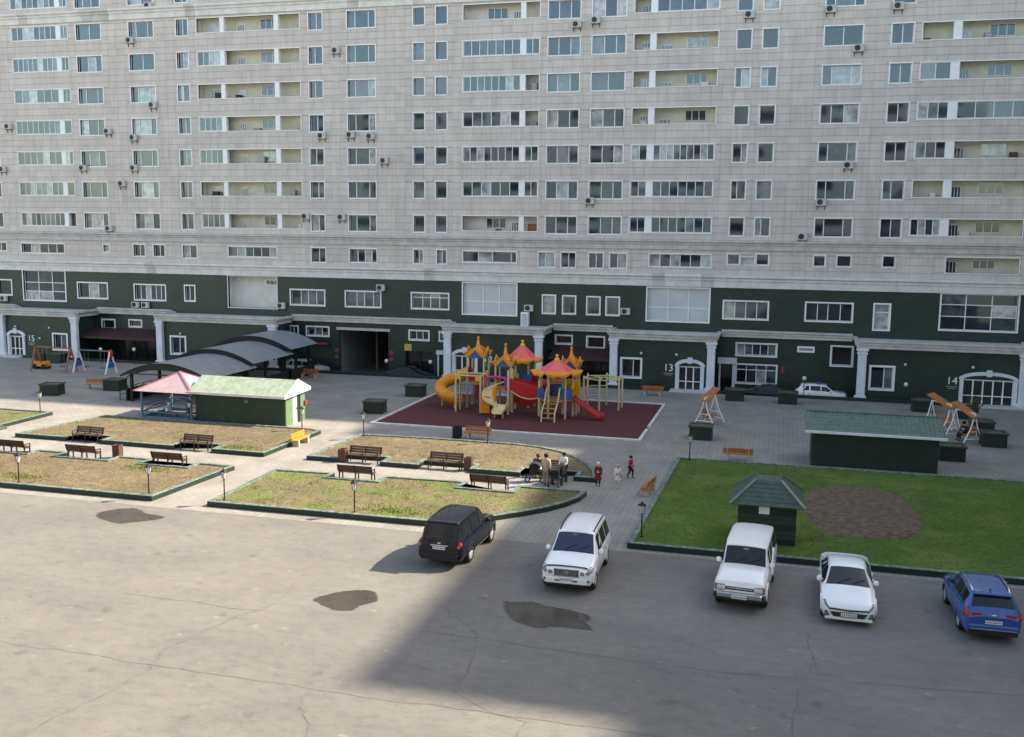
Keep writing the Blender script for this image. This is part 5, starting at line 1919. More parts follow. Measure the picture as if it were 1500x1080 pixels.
for k in range(8):
    f = (k + .5) / 8
    m = MB(); m.box(-18.7 + 2.2 * (f - .055) - OX, -18.7 + 2.2 * (f + .055) - OX, 69.04 - OY, 69.81 - OY, 1.72 - .42 * f - .3 * math.sin(math.pi * f), 1.77 - .42 * f - .3 * math.sin(math.pi * f)); m.build('bridge_plank', PG_WD, pg)
# right tower
RT = (-15.3, 69.2)
for k in range(6):
    a = 2 * math.pi * k / 6 + .26
    post(RT[0] + 1.2 * math.cos(a), RT[1] + 1.2 * math.sin(a), 3.45)
hex_roof(RT[0], RT[1], 1.68, 3.2, 4.2)
m = MB(); m.lathe([(1.25, 1.22), (1.25, 1.32)], P(*RT), 6); m.build('deck', PG_WD, pg)
panel_box('panel', -16.55, -16.02, 68.42, 68.5, 1.42, 2.15, PG_BL)
panel_box('panel', -14.75, -13.95, 68.3, 68.38, 1.42, 2.2, PG_BL)
panel_box('panel', -16.0, -14.7, 70.25, 70.32, 1.42, 2.2, PG_BL)
panel_box('panel', -14.3, -13.7, 69.9, 69.98, 1.5, 2.6, PG_YE)
for xx in (-15.82, -14.88):
    m = MB(); m.tube([P(xx, 66.75, 0), P(xx, 66.85, .7), P(xx + .04, 67.6, 1.3), P(xx + .1, 68.0, 2.3)], .06, 8); m.build('ladder_rail', PG_PO, pg, smooth=50)
for k in range(4):
    m = MB(); m.box(-15.80 - OX, -14.90 - OX, 66.9 + .28 * k - OY, 67.1 + .28 * k - OY, .22 + .3 * k, .28 + .3 * k); m.build('ladder_step', PG_WD, pg)
RB = (-14.55, 70.7)
for dx in (-.5, .5):
    for dy in (-.5, .5):
        post(RB[0] + dx, RB[1] + dy, 3.6)
gable_tower(RB[0], RB[1], 1.2, 3.42, 4.95)
# red slide
vs, fs = [], []
N = 14
for i in range(N + 1):
    f = i / N
    x = -14.0 + 2.25 * f
    z = 1.34 - 1.12 * min(1, f * 1.22) + (.0 if f < .8 else .0)
    y = 69.1 - .35 * f
    z = max(z, .2)
    for dy, dz in ((-.33, .28), (-.30, 0), (.30, 0), (.33, .28)):
        vs.append(P(x, y + dy, z + dz))
for i in range(N):
    for k in range(3):
        fs.append((4 * i + k, 4 * (i + 1) + k, 4 * (i + 1) + k + 1, 4 * i + k + 1))
m = MB(); m.add(vs, fs); o = m.build('straight_slide', PG_RD, pg, smooth=50)
md = o.modifiers.new('thickness', 'SOLIDIFY'); md.thickness = .04
panel_box('slide_arch', -14.12, -14.02, 68.75, 68.85, 1.3, 2.15, PG_OR)
panel_box('slide_arch', -14.12, -14.02, 69.4, 69.5, 1.3, 2.15, PG_OR)
panel_box('slide_arch_top', -14.12, -14.02, 68.70, 69.55, 2.15, 2.35, PG_YE)
for xx in (-12.8, -12.0):
    m = MB(); m.tube([P(xx, 68.85, 0), P(xx, 68.85, .5 if xx < -12.5 else .2)], .05, 6); m.build('slide_foot', PG_RD, pg)

panel_box('panel', -17.9, -17.1, 72.1, 72.18, 1.7, 2.5, PG_RD)
panel_box('panel', -20.1, -19.0, 71.28, 71.34, 1.7, 2.45, PG_BL)
panel_box('panel', -20.22, -20.16, 70.2, 71.2, 1.7, 2.5, PG_PK)
panel_box('panel', -14.2, -14.12, 69.6, 70.3, 1.4, 2.3, PG_RD)
panel_box('panel', -15.0, -14.1, 71.2, 71.26, 1.5, 2.5, PG_YE)
panel_box('panel', -21.25, -21.18, 70.9, 71.9, 2.0, 2.8, PG_YE)
panel_box('play_wall', -22.4, -21.4, 72.02, 72.08, .5, 1.6, PG_RD)
panel_box('play_wall', -18.4, -17.3, 73.3, 73.36, .3, 1.4, PG_RD)
for q in ((-16.55, 69.0), (-16.55, 69.85)):
    post(q[0], q[1], 2.6)
m = MB(); m.tube([P(-20.0, 70.05, 1.6), P(-20.0, 69.8, 2.5), P(-19.1, 69.8, 2.5), P(-19.1, 70.05, 1.6)], .05, 6); m.build('hand_rail', PG_YE, pg)
m = MB(); m.tube([P(-17.9 + .0, 73.4, 1.6), P(-17.3, 74.2, 1.5), P(-16.9, 75.0, .8), P(-16.6, 75.6, .3)], .42, 12, cap=False); m.build('rear_tube_slide', PG_RD, pg, smooth=50)

# separate climbing frame
cf = thing('climbing_frame', 'cream hexagonal monkey bar climbing frame on the red mat', 'climbing frame', (-12.7, 73.8, .03))
hexp = [(1.55 * math.cos(2 * math.pi * k / 6 + .5), 1.4 * math.sin(2 * math.pi * k / 6 + .5)) for k in range(6)]
for k in range(6):
    m = MB(); m.lathe([(.075, 0), (.075, 2.45), (.04, 2.5)], n=8); m.build('post', PG_PO, cf, (*hexp[k], 0), smooth=40)
    a, b = hexp[k], hexp[(k + 1) % 6]
    m = MB(); m.tube([(*a, 2.3), (*b, 2.3)], .05, 6); m.build('top_bar', PG_PO, cf)
    if k in (1, 2):
        for z in (.8, 1.5):
            m = MB(); m.tube([(*a, z), (*b, z)], .04, 6); m.build('cross_bar', PG_PO, cf)
for k in (0, 1, 2):
    a, b = hexp[k], hexp[(k + 3) % 6]
    m = MB(); m.tube([(a[0], a[1], 2.32 + .01 * k), (b[0], b[1], 2.32 + .01 * k)], .035, 6); m.build('spoke_bar', PG_PO, cf)

# ------------------------------------------------------------------ cars
GLASS_C = pm('car_glass', (.010, .012, .015), .06, .2, 1, ior=1.5)
GLASS_B = pm('car_windscreen_blue', (.030, .036, .085), .06, .15, 1, ior=1.6)
TYRE = pm('tyre', (.016, .016, .017), .85, .2, 10)
RIM = pm('alloy_rim', (.50, .51, .52), .35, .1, 8, metal=.15)
CHROME = pm('chrome', (.60, .61, .62), .15, .05, 5, metal=.9)
TRIM = pm('black_trim', (.014, .014, .015), .5, .2, 6)
HEADL = pm('headlight', (.15, .155, .165), .1, .15, 10, ior=1.8)
TAILL = pm('tail_light', (.35, .012, .016), .15, .15, 8)
PLATE = pm('plate_white', (.72, .72, .70), .4, .06, 10)
PTXT = pm('plate_dark', (.06, .06, .07), .5)


def paint(name, col):
    m, nt, p = _new(name)
    v = _obj(nt)
    c = _ramp(nt, _noise(nt, v, .9, 3), [(.3, sc(col, .95)), (.7, sc(col, 1.03))])
    # light road dust low on the panels
    sx_ = nt.nodes.new('ShaderNodeSeparateXYZ'); nt.links.new(v, sx_.inputs[0])
    h = _ramp(nt, _math(nt, 'ADD', sx_.outputs[2], _math(nt, 'MULTIPLY', _noise(nt, v, 4, 4), .3)), [(.40, (.16, .16, .16)), (.65, (0, 0, 0))])
    c = _mix(nt, h, c, (.20, .18, .15))
    nt.links.new(c, p.inputs['Base Color'])
    p.inputs['Roughness'].default_value = .25
    p.inputs['Coat Weight'].default_value = .35 if max(col) < .1 else .7
    p.inputs['Specular IOR Level'].default_value = .25 if max(col) < .1 else .5
    p.inputs['Coat Roughness'].default_value = .04
    return m


P_WHITE = paint('white_car_paint', (.86, .87, .88))
P_WHITE2 = paint('off_white_car_paint', (.85, .85, .84))
P_PEARL = paint('pearl_white_paint', (.80, .85, .87))
P_NAVY = paint('navy_car_paint', (.004, .005, .012))
P_BLUE = paint('blue_car_paint', (.006, .080, .285))
P_BLACK = paint('black_car_paint', (.012, .012, .014))
P_SILV = paint('silver_car_paint', (.38, .39, .40))

# stations: (fraction from the front, half width, bottom, belt height, top half width, top height)
ST = {
    'suv': [(0, .78, .42, .80, .68, .86), (.015, .90, .36, .88, .78, .96), (.05, .97, .30, .96, .82, 1.05), (.27, 1.0, .30, 1.08, .85, 1.19), (.40, 1.0, .30, 1.12, .70, 1.82), (.55, 1.0, .30, 1.12, .73, 1.89),
            (.80, .99, .30, 1.12, .73, 1.88), (.925, .98, .30, 1.12, .70, 1.82), (.978, .97, .32, 1.06, .80, 1.15), (.992, .93, .38, .98, .78, 1.04), (1, .86, .44, .90, .70, .95)],
    'box': [(0, .86, .46, .86, .78, .92), (.012, .93, .42, .95, .84, 1.04), (.05, .95, .38, 1.04, .84, 1.14), (.31, .97, .34, 1.14, .84, 1.22), (.385, 1.0, .34, 1.16, .78, 1.84), (.50, 1.0, .34, 1.16, .81, 1.93),
            (.85, 1.0, .34, 1.16, .81, 1.93), (.97, .99, .34, 1.16, .78, 1.86), (.985, .99, .34, 1.12, .84, 1.22), (.995, .97, .38, 1.0, .84, 1.08), (1, .93, .42, .95, .80, 1.0)],
    'sedan': [(0, .72, .26, .52, .60, .58), (.012, .86, .22, .60, .70, .66), (.05, .96, .19, .70, .80, .76), (.27, 1.0, .19, .88, .84, .98), (.455, 1.0, .19, .93, .64, 1.40), (.56, 1.0, .19, .94, .66, 1.45),
              (.70, 1.0, .19, .96, .64, 1.41), (.865, .98, .19, .99, .78, 1.10), (.97, .95, .22, .99, .80, 1.07), (.99, .91, .30, .90, .76, .98), (1, .82, .34, .82, .70, .88)],
    'cross': [(0, .76, .34, .70, .64, .76), (.015, .88, .30, .80, .74, .87), (.05, .96, .25, .88, .82, .96), (.25, 1.0, .24, 1.0, .84, 1.09), (.40, 1.0, .24, 1.04, .68, 1.56), (.55, 1.0, .24, 1.06, .71, 1.62),
              (.76, 1.0, .24, 1.08, .70, 1.60), (.885, .98, .24, 1.09, .66, 1.53), (.962, .97, .26, 1.04, .80, 1.12), (.988, .93, .32, .92, .78, .98), (1, .84, .38, .84, .70, .88)],
}


class Car:
    """body lofted through cross sections; +x is the nose"""

    def __init__(s, kind, L, W):
        s.L, s.hw = L, W / 2
        s.st = ST[kind]

    def ring(s, i):
        fx, w, zb, zs, wt, zt = s.st[i]
        x = s.L / 2 - fx * s.L
        w *= s.hw; wt *= s.hw
        tall = zt - zs > .25
        half = [(w * .55, zb), (w * .90, zb + .02), (w * .985, zb + .16), (w, zb + (zs - zb) * .55), (w * .985, zs - .05), (w * .955, zs),
                (wt + (w * .955 - wt) * .08 + .0, zt - (.06 if tall else .045)), (wt * .93, zt - (.018 if tall else .014)), (wt * .55, zt + .008), (0, zt + .015)]
        return [Vector((x, y, z)) for y, z in half]

    def S(s, u, v, side=1):
        i = min(int(u), len(s.st) - 2); t = u - i
        j = min(int(v), 8); r = v - j
        a, b = s.ring(i), s.ring(i + 1)
        p = (a[j] * (1 - t) + b[j] * t) * (1 - r) + (a[j + 1] * (1 - t) + b[j + 1] * t) * r
        return Vector((p.x, p.y * side, p.z))

    def body(s):
        m = MB()
        n = len(s.st)
        rings = []
        for i in range(n):
            h = s.ring(i)
            rings.append([(p.x, p.y, p.z) for p in h] + [(p.x, -p.y, p.z) for p in reversed(h[:-1])])
        k = len(rings[0])
        vs = [p for r in rings for p in r]
        fs = []
        for i in range(n - 1):
            for j in range(k):
                j2 = (j + 1) % k
                fs.append((i * k + j, i * k + j2, (i + 1) * k + j2, (i + 1) * k + j))
        fs.append(tuple(range(k))); fs.append(tuple(reversed(range((n - 1) * k, n * k))))
        m.add(vs, fs)
        return m

    def patch(s, u0, u1, v0, v1, side=1, off=.008, nu=6, nv=3, ucut=None):
        m = MB()
        vs, fs = [], []
        for a in range(nu + 1):
            for b in range(nv + 1):
                u = u0 + (u1 - u0) * a / nu; v = v0 + (v1 - v0) * b / nv
                e = .02
                p = s.S(u, v, side)
                du = s.S(min(u + e, len(s.st) - 1.001), v, side) - s.S(max(u - e, 0), v, side); dv = s.S(u, min(v + e, 8.99), side) - s.S(u, max(v - e, 0), side)
                nn = du.cross(dv)
                if nn.length > 0:
                    nn.normalize()
                c = Vector((p.x * .9, 0, .7))
                if nn.dot(p - c) < 0:
                    nn = -nn
                vs.append(p + nn * off)
        for a in range(nu):
            for b in range(nv):
                q = a * (nv + 1) + b
                fs.append((q, q + nv + 1, q + nv + 2, q + 1))
        m.add(vs, fs)
        return m

    def span(s, u0, u1, v0, off=.008, nu=6, nv=10):
        """patch over the whole width (windscreen, rear window)"""
        m = MB()
        vs, fs = [], []
        for a in range(nu + 1):
            u = u0 + (u1 - u0) * a / nu
            for b in range(nv + 1):
                q = -1 + 2 * b / nv
                v = 9 - (9 - v0) * abs(q)
                sd = 1 if q >= 0 else -1
                p = s.S(u, min(v, 8.999), sd)
                e = .02
                du = s.S(min(u + e, len(s.st) - 1.001), min(v, 8.99), sd) - s.S(max(u - e, 0), min(v, 8.99), sd)
                nn = Vector((du.z, 0, -du.x)).normalized()
                if nn.z < 0:
                    nn = -nn
                vs.append(p + nn * off)
        for a in range(nu):
            for b in range(nv):
                q = a * (nv + 1) + b
                fs.append((q, q + 1, q + nv + 2, q + nv + 1))
        m.add(vs, fs)
        return m


WHEELS = {}


def wheel_meshes(r, w, rim=RIM):
    k = (r, w, rim.name)
    if k not in WHEELS:
        m = MB()
        prof = [(r * .60, -w * .25), (r * .66, -w / 2), (r * .93, -w / 2), (r, -w * .36), (r, w * .36), (r * .93, w / 2), (r * .66, w / 2), (r * .60, w * .25)]
        m.lathe(prof, n=26)
        m.v = [(x, z, y) for x, y, z in m.v]
        ty = m.mesh('tyre', TYRE, 40)
        m = MB()
        for s in (1, -1):
            m.lathe([(r * .66, s * w * .40), (r * .60, s * w * .47), (r * .58, s * w * .30)], n=24)
            for a in range(6):
                an = a * math.pi / 3
                m.bar((0, 0, s * w * .40), (r * .6 * math.cos(an), r * .6 * math.sin(an), s * w * .42), r * .17, w * .12)
            m.lathe([(r * .16, s * w * .3), (r * .16, s * w * .47), (r * .05, s * w * .49)], n=12)
        m.v = [(x, z, y) for x, y, z in m.v]
        rm = m.mesh('rim', rim, 35)
        WHEELS[k] = (ty, rm)
    return WHEELS[k]


def cut_wheels(body_mesh, boxes):
    """cut wheel arches out of the lofted body"""
    tmp = bpy.data.objects.new('tmp_body', body_mesh); COL.objects.link(tmp)
    m = MB()
    for x, y0, y1, z, r in boxes:
        m.tube([(x, y0, z), (x, y1, z)], r, 24)
    cme = m.mesh('tmp_cut', TRIM)
    cut = bpy.data.objects.new('tmp_cut', cme); COL.objects.link(cut)
    md = tmp.modifiers.new('b', 'BOOLEAN'); md.operation = 'DIFFERENCE'; md.object = cut; md.solver = 'EXACT'
    dg = bpy.context.evaluated_depsgraph_get()
    me = bpy.data.meshes.new_from_object(tmp.evaluated_get(dg))
    bpy.data.objects.remove(tmp); bpy.data.objects.remove(cut)
    bpy.data.meshes.remove(cme)
    return me


def car(name, kind, L, W, r, pos, heading, mat, label, front, cat='car', roof_rails=None, lower=None, wheelbase=.575, glass=GLASS_C, wscreen=None, mirror=None, extra=None, rim=RIM, detail=True):
    """heading: direction of the nose, degrees from +x"""
    t = thing(name, label, cat, (pos[0], pos[1], .012 if pos[1] < 83 else LANE + .008), R(heading))
    c = Car(kind, L, W)
    xf = L / 2 - (.175 * L if kind != 'box' else .165 * L)
    xr = xf - wheelbase * L
    bm_ = c.body().mesh('body', [mat, TRIM])
    ra = r * 1.14
    hw = W / 2
    bm_ = cut_wheels(bm_, [(x, s * hw * .62, s * (hw + .2), r, ra) for x in (xf, xr) for s in (-1, 1)])
    for p_ in bm_.polygons:
        p_.use_smooth = True
    bm_.set_sharp_from_angle(angle=R(32))
    body = link('body', bm_, t)
    ty, rm = wheel_meshes(r, .24 if kind != 'sedan' else .21, rim)
    for x in (xf, xr):
        for s in (-1, 1):
            w = link('wheel', None, t, (x, s * (hw - .135), r))
            link('tyre', ty, w); link('rim', rm, w)
            m = MB(); n = 12
            for k in range(n):
                a0, a1 = math.pi * k / n - .15, math.pi * (k + 1) / n - .15
                a0 = max(a0, 0)
                q = [(x + ra * math.cos(a0), r + ra * math.sin(a0)), (x + ra * math.cos(a1), r + ra * math.sin(a1)), (x + (ra + .045) * math.cos(a1), r + (ra + .045) * math.sin(a1)), (x + (ra + .045) * math.cos(a0), r + (ra + .045) * math.sin(a0))]
                m.prism_y(q, s * (hw + .004), s * (hw - .06))
            m.build('wheel_arch', TRIM if lower else mat, t)
    # glass
    gl = wscreen or glass
    c.span(3.06, 3.93, 6.75).build('windscreen', gl, t, smooth=40)
    c.span(7.08, 7.90 if kind != 'sedan' else 7.0 + .0 + .9, 6.75).build('rear_window', glass, t, smooth=40) if kind != 'sedan' else c.span(6.08, 6.93, 6.75).build('rear_window', glass, t, smooth=40)
    c.span(3.0, 3.07, 6.6, .006, 1).build('cowl_panel', TRIM, t)
    for yy in (-.35, .15):
        m = MB(); a_ = c.S(3.08, 8.2, 1); b_ = c.S(3.35, 8.2, 1); m.bar((a_.x + .01, yy, a_.z + .02), (b_.x + .01, yy + .45, b_.z + .025), .02, .012); m.build('wiper', TRIM, t)
    m = MB(); q_ = c.S(3.86, 8.9, 1); m.bev(q_.x + .02, q_.x + .05, -.1, .1, q_.z - .075, q_.z - .01, .01); m.build('rear_view_mirror', GREYM, t)
    cuts = {'suv': [(3.35, 4.62), (4.72, 5.55), (5.65, 6.75)], 'box': [(3.35, 4.45), (4.6, 5.25), (5.4, 6.75)], 'sedan': [(3.30, 4.62), (4.75, 5.85), (5.92, 6.45)], 'cross': [(3.35, 4.62), (4.75, 5.72), (5.85, 6.75)]}[kind]
    for s in (-1, 1):
        for a, b in cuts:
            c.patch(a, b, 5.10, 5.88, s).build('side_window', glass, t, smooth=40)
        # door seams and handles
        for u in (cuts[0][0] + .05, (cuts[0][1] + cuts[1][0]) / 2, (cuts[1][1] + cuts[2][0]) / 2):
            c.patch(u - .012, u + .012, 1.6, 4.95, s, .004, 1, 6).build('door_seam', TRIM, t)
        for u in (4.3, 5.3) if kind != 'sedan' else (4.35, 5.5):
            p = c.S(u, 4.2, s)
            m = MB(); m.cbox((p.x, p.y + s * .015, p.z), (.2, .035, .035)); m.build('door_handle', mat if kind != 'box' else TRIM, t)
        p = c.S(3.5, 5.1, s)
        m = MB(); m.bev(p.x - .06, p.x + .09, p.y + s * .10 - .09, p.y + s * .10 + .09, p.z + .02, p.z + .17, .04); m.cbox((p.x, p.y + s * .02, p.z + .04), (.05, .14, .04)); m.build('mirror', mirror or mat, t, smooth=50)
        if lower:
            c.patch(3.0, 5.4, .9, 2.05, s, .02, 10, 3).build('side_sill', lower, t, smooth=40)
        if roof_rails:
            m = MB(); pts = [c.S(u, 6.9, s) + Vector((0, 0, .035)) for u in (4.15, 4.4, 4.8, 5.2, 5.6, 6.0, 6.4, 6.7)]
            pts[0].z -= .03; pts[-1].z -= .03
            m.tube(pts, .028, 6); m.build('roof_rail', roof_rails, t, smooth=50)
    xn, xt = L / 2, -L / 2
    front(t, c, L, W, mat)
    m = MB(); m.box(xr + .3, xf - .3, -hw * .8, hw * .8, r * .62, r * .9); m.box(xt + .2, xn - .2, -hw * .6, hw * .6, r * .75, r * .95); m.build('underbody', TRIM, t)
    if extra:
        extra(t, c, L, W, mat)
    return t


def bx(t, name, mat, x0, x1, y0, y1, z0, z1, b=.02, parent=None):
    m = MB(); m.bev(x0, x1, y0, y1, z0, z1, min(b, abs(x1 - x0) * .4, abs(y1 - y0) * .4, abs(z1 - z0) * .4)); return m.build(name, mat, parent or t)


def plate(t, x, z, w=.52, s=1):
    o = bx(t, 'number_plate', PLATE, x - .012, x + .012, -w / 2, w / 2, z, z + .115, .004)
    m = MB()
    for k in range(7):
        y = -w * .40 + w * .80 * k / 6
        m.box(x + s * .0125 - .001, x + s * .0125 + .002, y - .018, y + .018, z + .03, z + .085)
    m.build('plate_characters', PTXT, o)


def plain_rear(t, c, L, W, mat, zl=.9, zp=.75):
    x = -L / 2
    for s in (-1, 1):
        c.patch(7.95, 9.1, 3.4, 5.1, s, .012, 4, 3).build('tail_light', TAILL, t)
    plate(t, x - .02, zp, s=-1)


def front_lc200(t, c, L, W, mat):
    x = L / 2
    bx(t, 'grille', pm('grille_dark', (.045, .045, .048), .35), x - .06, x + .018, -.46, .46, .70, .95)
    for z in (.695, .945):
        bx(t, 'grille_frame', CHROME, x - .03, x + .03, -.48, .48, z - .012, z + .018, .006)
    m = MB()
    for k in range(4):
        m.box(x + .012, x + .022, -.40, .40, .745 + k * .045, .765 + k * .045)
    m.build('grille_bar', CHROME, t)
    bx(t, 'emblem', CHROME, x + .012, x + .03, -.09, .09, .79, .87)
    for s in (-1, 1):
        c.patch(.15, 2.10, 4.0, 6.0, s, .014, 5, 3).build('headlight', HEADL, t)
        bx(t, 'headlamp', CHROME, x - .05, x + .012, s * .60 - .09, s * .60 + .09, .76, .90, .03)
        bx(t, 'bumper_vent', TRIM, x - .02, x + .035, s * .30 - .14, s * .30 + .14, .50, .57)
        bx(t, 'fog_light', HEADL, x - .14, x - .0, s * .80 - .06, s * .80 + .06, .50, .60)
    c.span(1.25, 1.6, 6.1, .035).build('bug_deflector', TRIM, t)
    for s in (-1, 1):
        c.patch(2.15, 2.95, 6.28, 6.34, s, .006, 4, 1).build('bonnet_seam', TRIM, t)
    bx(t, 'bumper', mat, x - .25, x + .03, -.80, .80, .42, .66, .06)
    bx(t, 'lower_bumper', TRIM, x - .22, x + .01, -.76, .76, .33, .42, .03)
    plate(t, x + .04, .52)
    plain_rear(t, c, L, W, mat)


def front_box(t, c, L, W, mat):
    x = L / 2
    bx(t, 'grille', TRIM, x - .03, x + .02, -.50, .50, .72, .92)
    bx(t, 'front_panel', pm('front_panel_grey', (.20, .20, .20), .4), x - .05, x + .008, -.88, .88, .70, .93, .01)
    for s in (-1, 1):
        c.patch(2.05, 2.95, 6.24, 6.30, s, .006, 4, 1).build('bonnet_seam', TRIM, t)
    for z in (.72, .90):
        bx(t, 'grille_frame', mat, x - .02, x + .04, -.52, .52, z - .02, z + .03)
    bx(t, 'grille_bar', CHROME, x - .0, x + .035, -.46, .46, .80, .84)
    bx(t, 'emblem', CHROME, x + .02, x + .045, -.08, .08, .79, .86)
    for s in (-1, 1):
        for k, yy in enumerate((.58, .72)):
            m = MB(); m.lathe([(.085, 0), (.085, .04), (.05, .055)], n=14); o = m.build('headlight', pm('round_lamp', (.66, .66, .64), .12, ior=1.7), t, (x - .0, s * yy, .82)); o.rotation_euler = (0, R(90), 0)
        bx(t, 'turn_signal', pm('amber_lamp', (.55, .17, .05), .2), x - .06, x + .015, s * .84 - .045, s * .84 + .045, .74, .9)
        bx(t, 'bumper_corner', TRIM, x - .12, x + .12, s * .78 - .13, s * .78 + .13, .46, .64, .04)
    bx(t, 'bumper', CHROME, x - .1, x + .16, -.78, .78, .52, .68, .03)
    bx(t, 'lower_bumper', TRIM, x - .12, x + .08, -.66, .66, .40, .52, .03)
    plate(t, x + .175, .50)
    plain_rear(t, c, L, W, mat)
    m = MB(); m.tube([(xx_, W / 2 + .05, zz_) for xx_, zz_ in ((.95, 1.0), (.9, 1.5), (.8, 1.95))], .035, 8); m.build('snorkel', mat, t)


def front_sedan(t, c, L, W, mat):
    x = L / 2
    m = MB()
    m.add([(x - .0, -.62, .46), (x - .0, .62, .46), (x + .03, .50, .30), (x + .03, -.50, .30)], [(0, 1, 2, 3)]); m.build('lower_grille', TRIM, t)
    m = MB()
    for s in (-1, 1):
        pts = [c.S(.25, 5.2, s) + Vector((.02, 0, 0)), c.S(.4, 6.2, s) + Vector((.03, 0, -.005)), Vector((x + .02, s * .12, .545)), Vector((x + .02, 0, .52))]
        m.tube(pts, .028, 6)
    m.build('upper_grille', TRIM, t)
    bx(t, 'emblem', CHROME, x + .0, x + .045, -.09, .09, .535, .60)
    for s in (-1, 1):
        c.patch(.35, 2.10, 5.05, 5.9, s, .012, 5, 2).build('headlight', pm('smoked_headlight', (.10, .11, .12), .12, ior=1.7), t)
        bx(t, 'bumper_vent', TRIM, x - .16, x - .005, s * .66 - .13, s * .66 + .13, .30, .47)
        for k in range(3):
            bx(t, 'vent_bar', CHROME, x - .14, x + .002, s * .66 - .11, s * .66 + .11, .325 + .05 * k, .337 + .05 * k, .003)
    bx(t, 'splitter', mat, x - .2, x + .04, -.78, .78, .20, .28, .03)
    plate(t, x + .05, .335)
    plain_rear(t, c, L, W, mat, zp=.6)


def rear_prado(t, c, L, W, mat):
    x = -L / 2
    for s in (-1, 1):
        c.patch(7.75, 8.8, 3.9, 5.75, s, .014, 4, 3).build('tail_light', TAILL, t)
        bx(t, 'reverse_light', HEADL, x + .0, x + .06, s * .80 - .05, s * .80 + .05, .88, .98)
        c.patch(.2, 2.0, 4.1, 5.6, s, .01, 4, 3).build('headlight', HEADL, t)
    bx(t, 'plate_garnish', CHROME, x - .03, x + .02, -.36, .36, .94, .98)
    plate(t, x - .025, .80, s=-1)
    bx(t, 'bumper', mat, x - .06, x + .2, -.82, .82, .46, .66, .05)
    bx(t, 'bumper_skirt', TRIM, x - .02, x + .2, -.78, .78, .36, .46, .03)
    bx(t, 'emblem', CHROME, x - .02, x + .02, -.07, .07, 1.02, 1.08)
    plate(t, L / 2 + .03, .55)


def rear_creta(t, c, L, W, mat):
    x = -L / 2
    for s in (-1, 1):
        c.patch(7.72, 9.3, 3.7, 5.6, s, .014, 5, 3).build('tail_light', TAILL, t)
        bx(t, 'tail_light_wing', TAILL, x + .02, x + .09, s * .52 - .17, s * .52 + .17, .86, 1.0, .03)
        c.patch(.2, 2.0, 4.1, 5.4, s, .01, 4, 3).build('headlight', HEADL, t)
        bx(t, 'reflector', TAILL, x - .03, x + .02, s * .58 - .12, s * .58 + .12, .47, .51)
    bx(t, 'emblem', CHROME, x - .01, x + .04, -.09, .09, .90, .97)
    plate(t, x - .02, .66, s=-1)
    bx(t, 'bumper', mat, x - .05, x + .2, -.78, .78, .50, .62, .05)
    bx(t, 'bumper_trim', GREYM, x - .055, x + .1, -.72, .72, .455, .49, .01)
    bx(t, 'bumper_skirt', TRIM, x - .02, x + .2, -.76, .76, .28, .45, .03)
    m = MB(); m.tube([c.S(6.6, 8.9, 1), c.S(6.6, 8.9, 1) + Vector((-.1, 0, .10))], [.035, .008], 6); m.build('roof_aerial', mat, t)
    plate(t, L / 2 + .03, .45)


def spoiler(t, c, L, W, mat):
    p = c.S(7.0, 8.9, 1)
    bx(t, 'spoiler', mat, p.x - .16, p.x + .1, -.6, .6, p.z - .03, p.z + .02, .015)


def bars(t, c, L, W, mat):
    p = c.S(5.0, 8.9, 1)
    m = MB(); m.bev(p.x - .15, p.x + .15, -.55, 0, p.z, p.z + .12, .03); m.build('blue_beacon', pm('beacon_blue', (.03, .10, .45), .2), t)
    m = MB(); m.bev(p.x - .15, p.x + .15, .001, .55, p.z, p.z + .12, .03); m.build('red_beacon', pm('beacon_red', (.45, .03, .04), .2), t)


car('parked_suv', 'suv', 4.80, 1.90, .37, (-12.5, 38.25), 88.5, P_NAVY, 'dark navy off-road car seen from behind, half in sun beside the rounded bed', rear_prado, roof_rails=None, lower=GREYM, extra=spoiler)
car('parked_suv', 'suv', 4.95, 1.98, .38, (-7.2, 37.05), -89, P_WHITE, 'white off-road car with blue windscreen and black bonnet strip', front_lc200, roof_rails=BLACK, wscreen=GLASS_B)
car('parked_suv', 'box', 4.90, 1.87, .39, (-.75, 37.2), -94, P_WHITE2, 'boxy white off-road car with chrome bumper in front of the kiosk', front_box, lower=None)
car('parked_sedan', 'sedan', 4.88, 1.86, .335, (2.8, 36.9), -91, P_PEARL, 'white saloon with dark lower grille by the lawn kerb', front_sedan)
car('parked_crossover', 'cross', 4.27, 1.80, .345, (7.2, 36.4), 91.5, P_BLUE, 'bright blue crossover seen from behind, at the lawn kerb', rear_creta, roof_rails=CHROME, extra=spoiler, glass=GLASS_C)
car('police_car', 'cross', 4.2, 1.75, .32, (3.6, 86.1), 0, P_WHITE, 'white police car with roof beacons parked in the recess before the green wall', rear_creta, extra=bars)
car('parked_sedan', 'sedan', 4.5, 1.75, .32, (-.9, 85.6), 178, P_BLACK, 'black saloon parked before the ground floor glazing by entrance 13', front_sedan)
car('parked_crossover', 'cross', 4.4, 1.8, .33, (-43.6, 85.9), 0, P_SILV, 'silver car parked beyond the arched canopies', rear_creta)
car('parked_sedan', 'sedan', 4.6, 1.8, .32, (-33.0, 85.8), 0, P_BLACK, 'black saloon parked before the dark opening under the yellow board', front_sedan)

# ------------------------------------------------------------------ people
SKIN = pm('skin', (.48, .30, .21), .6, .08, 10)


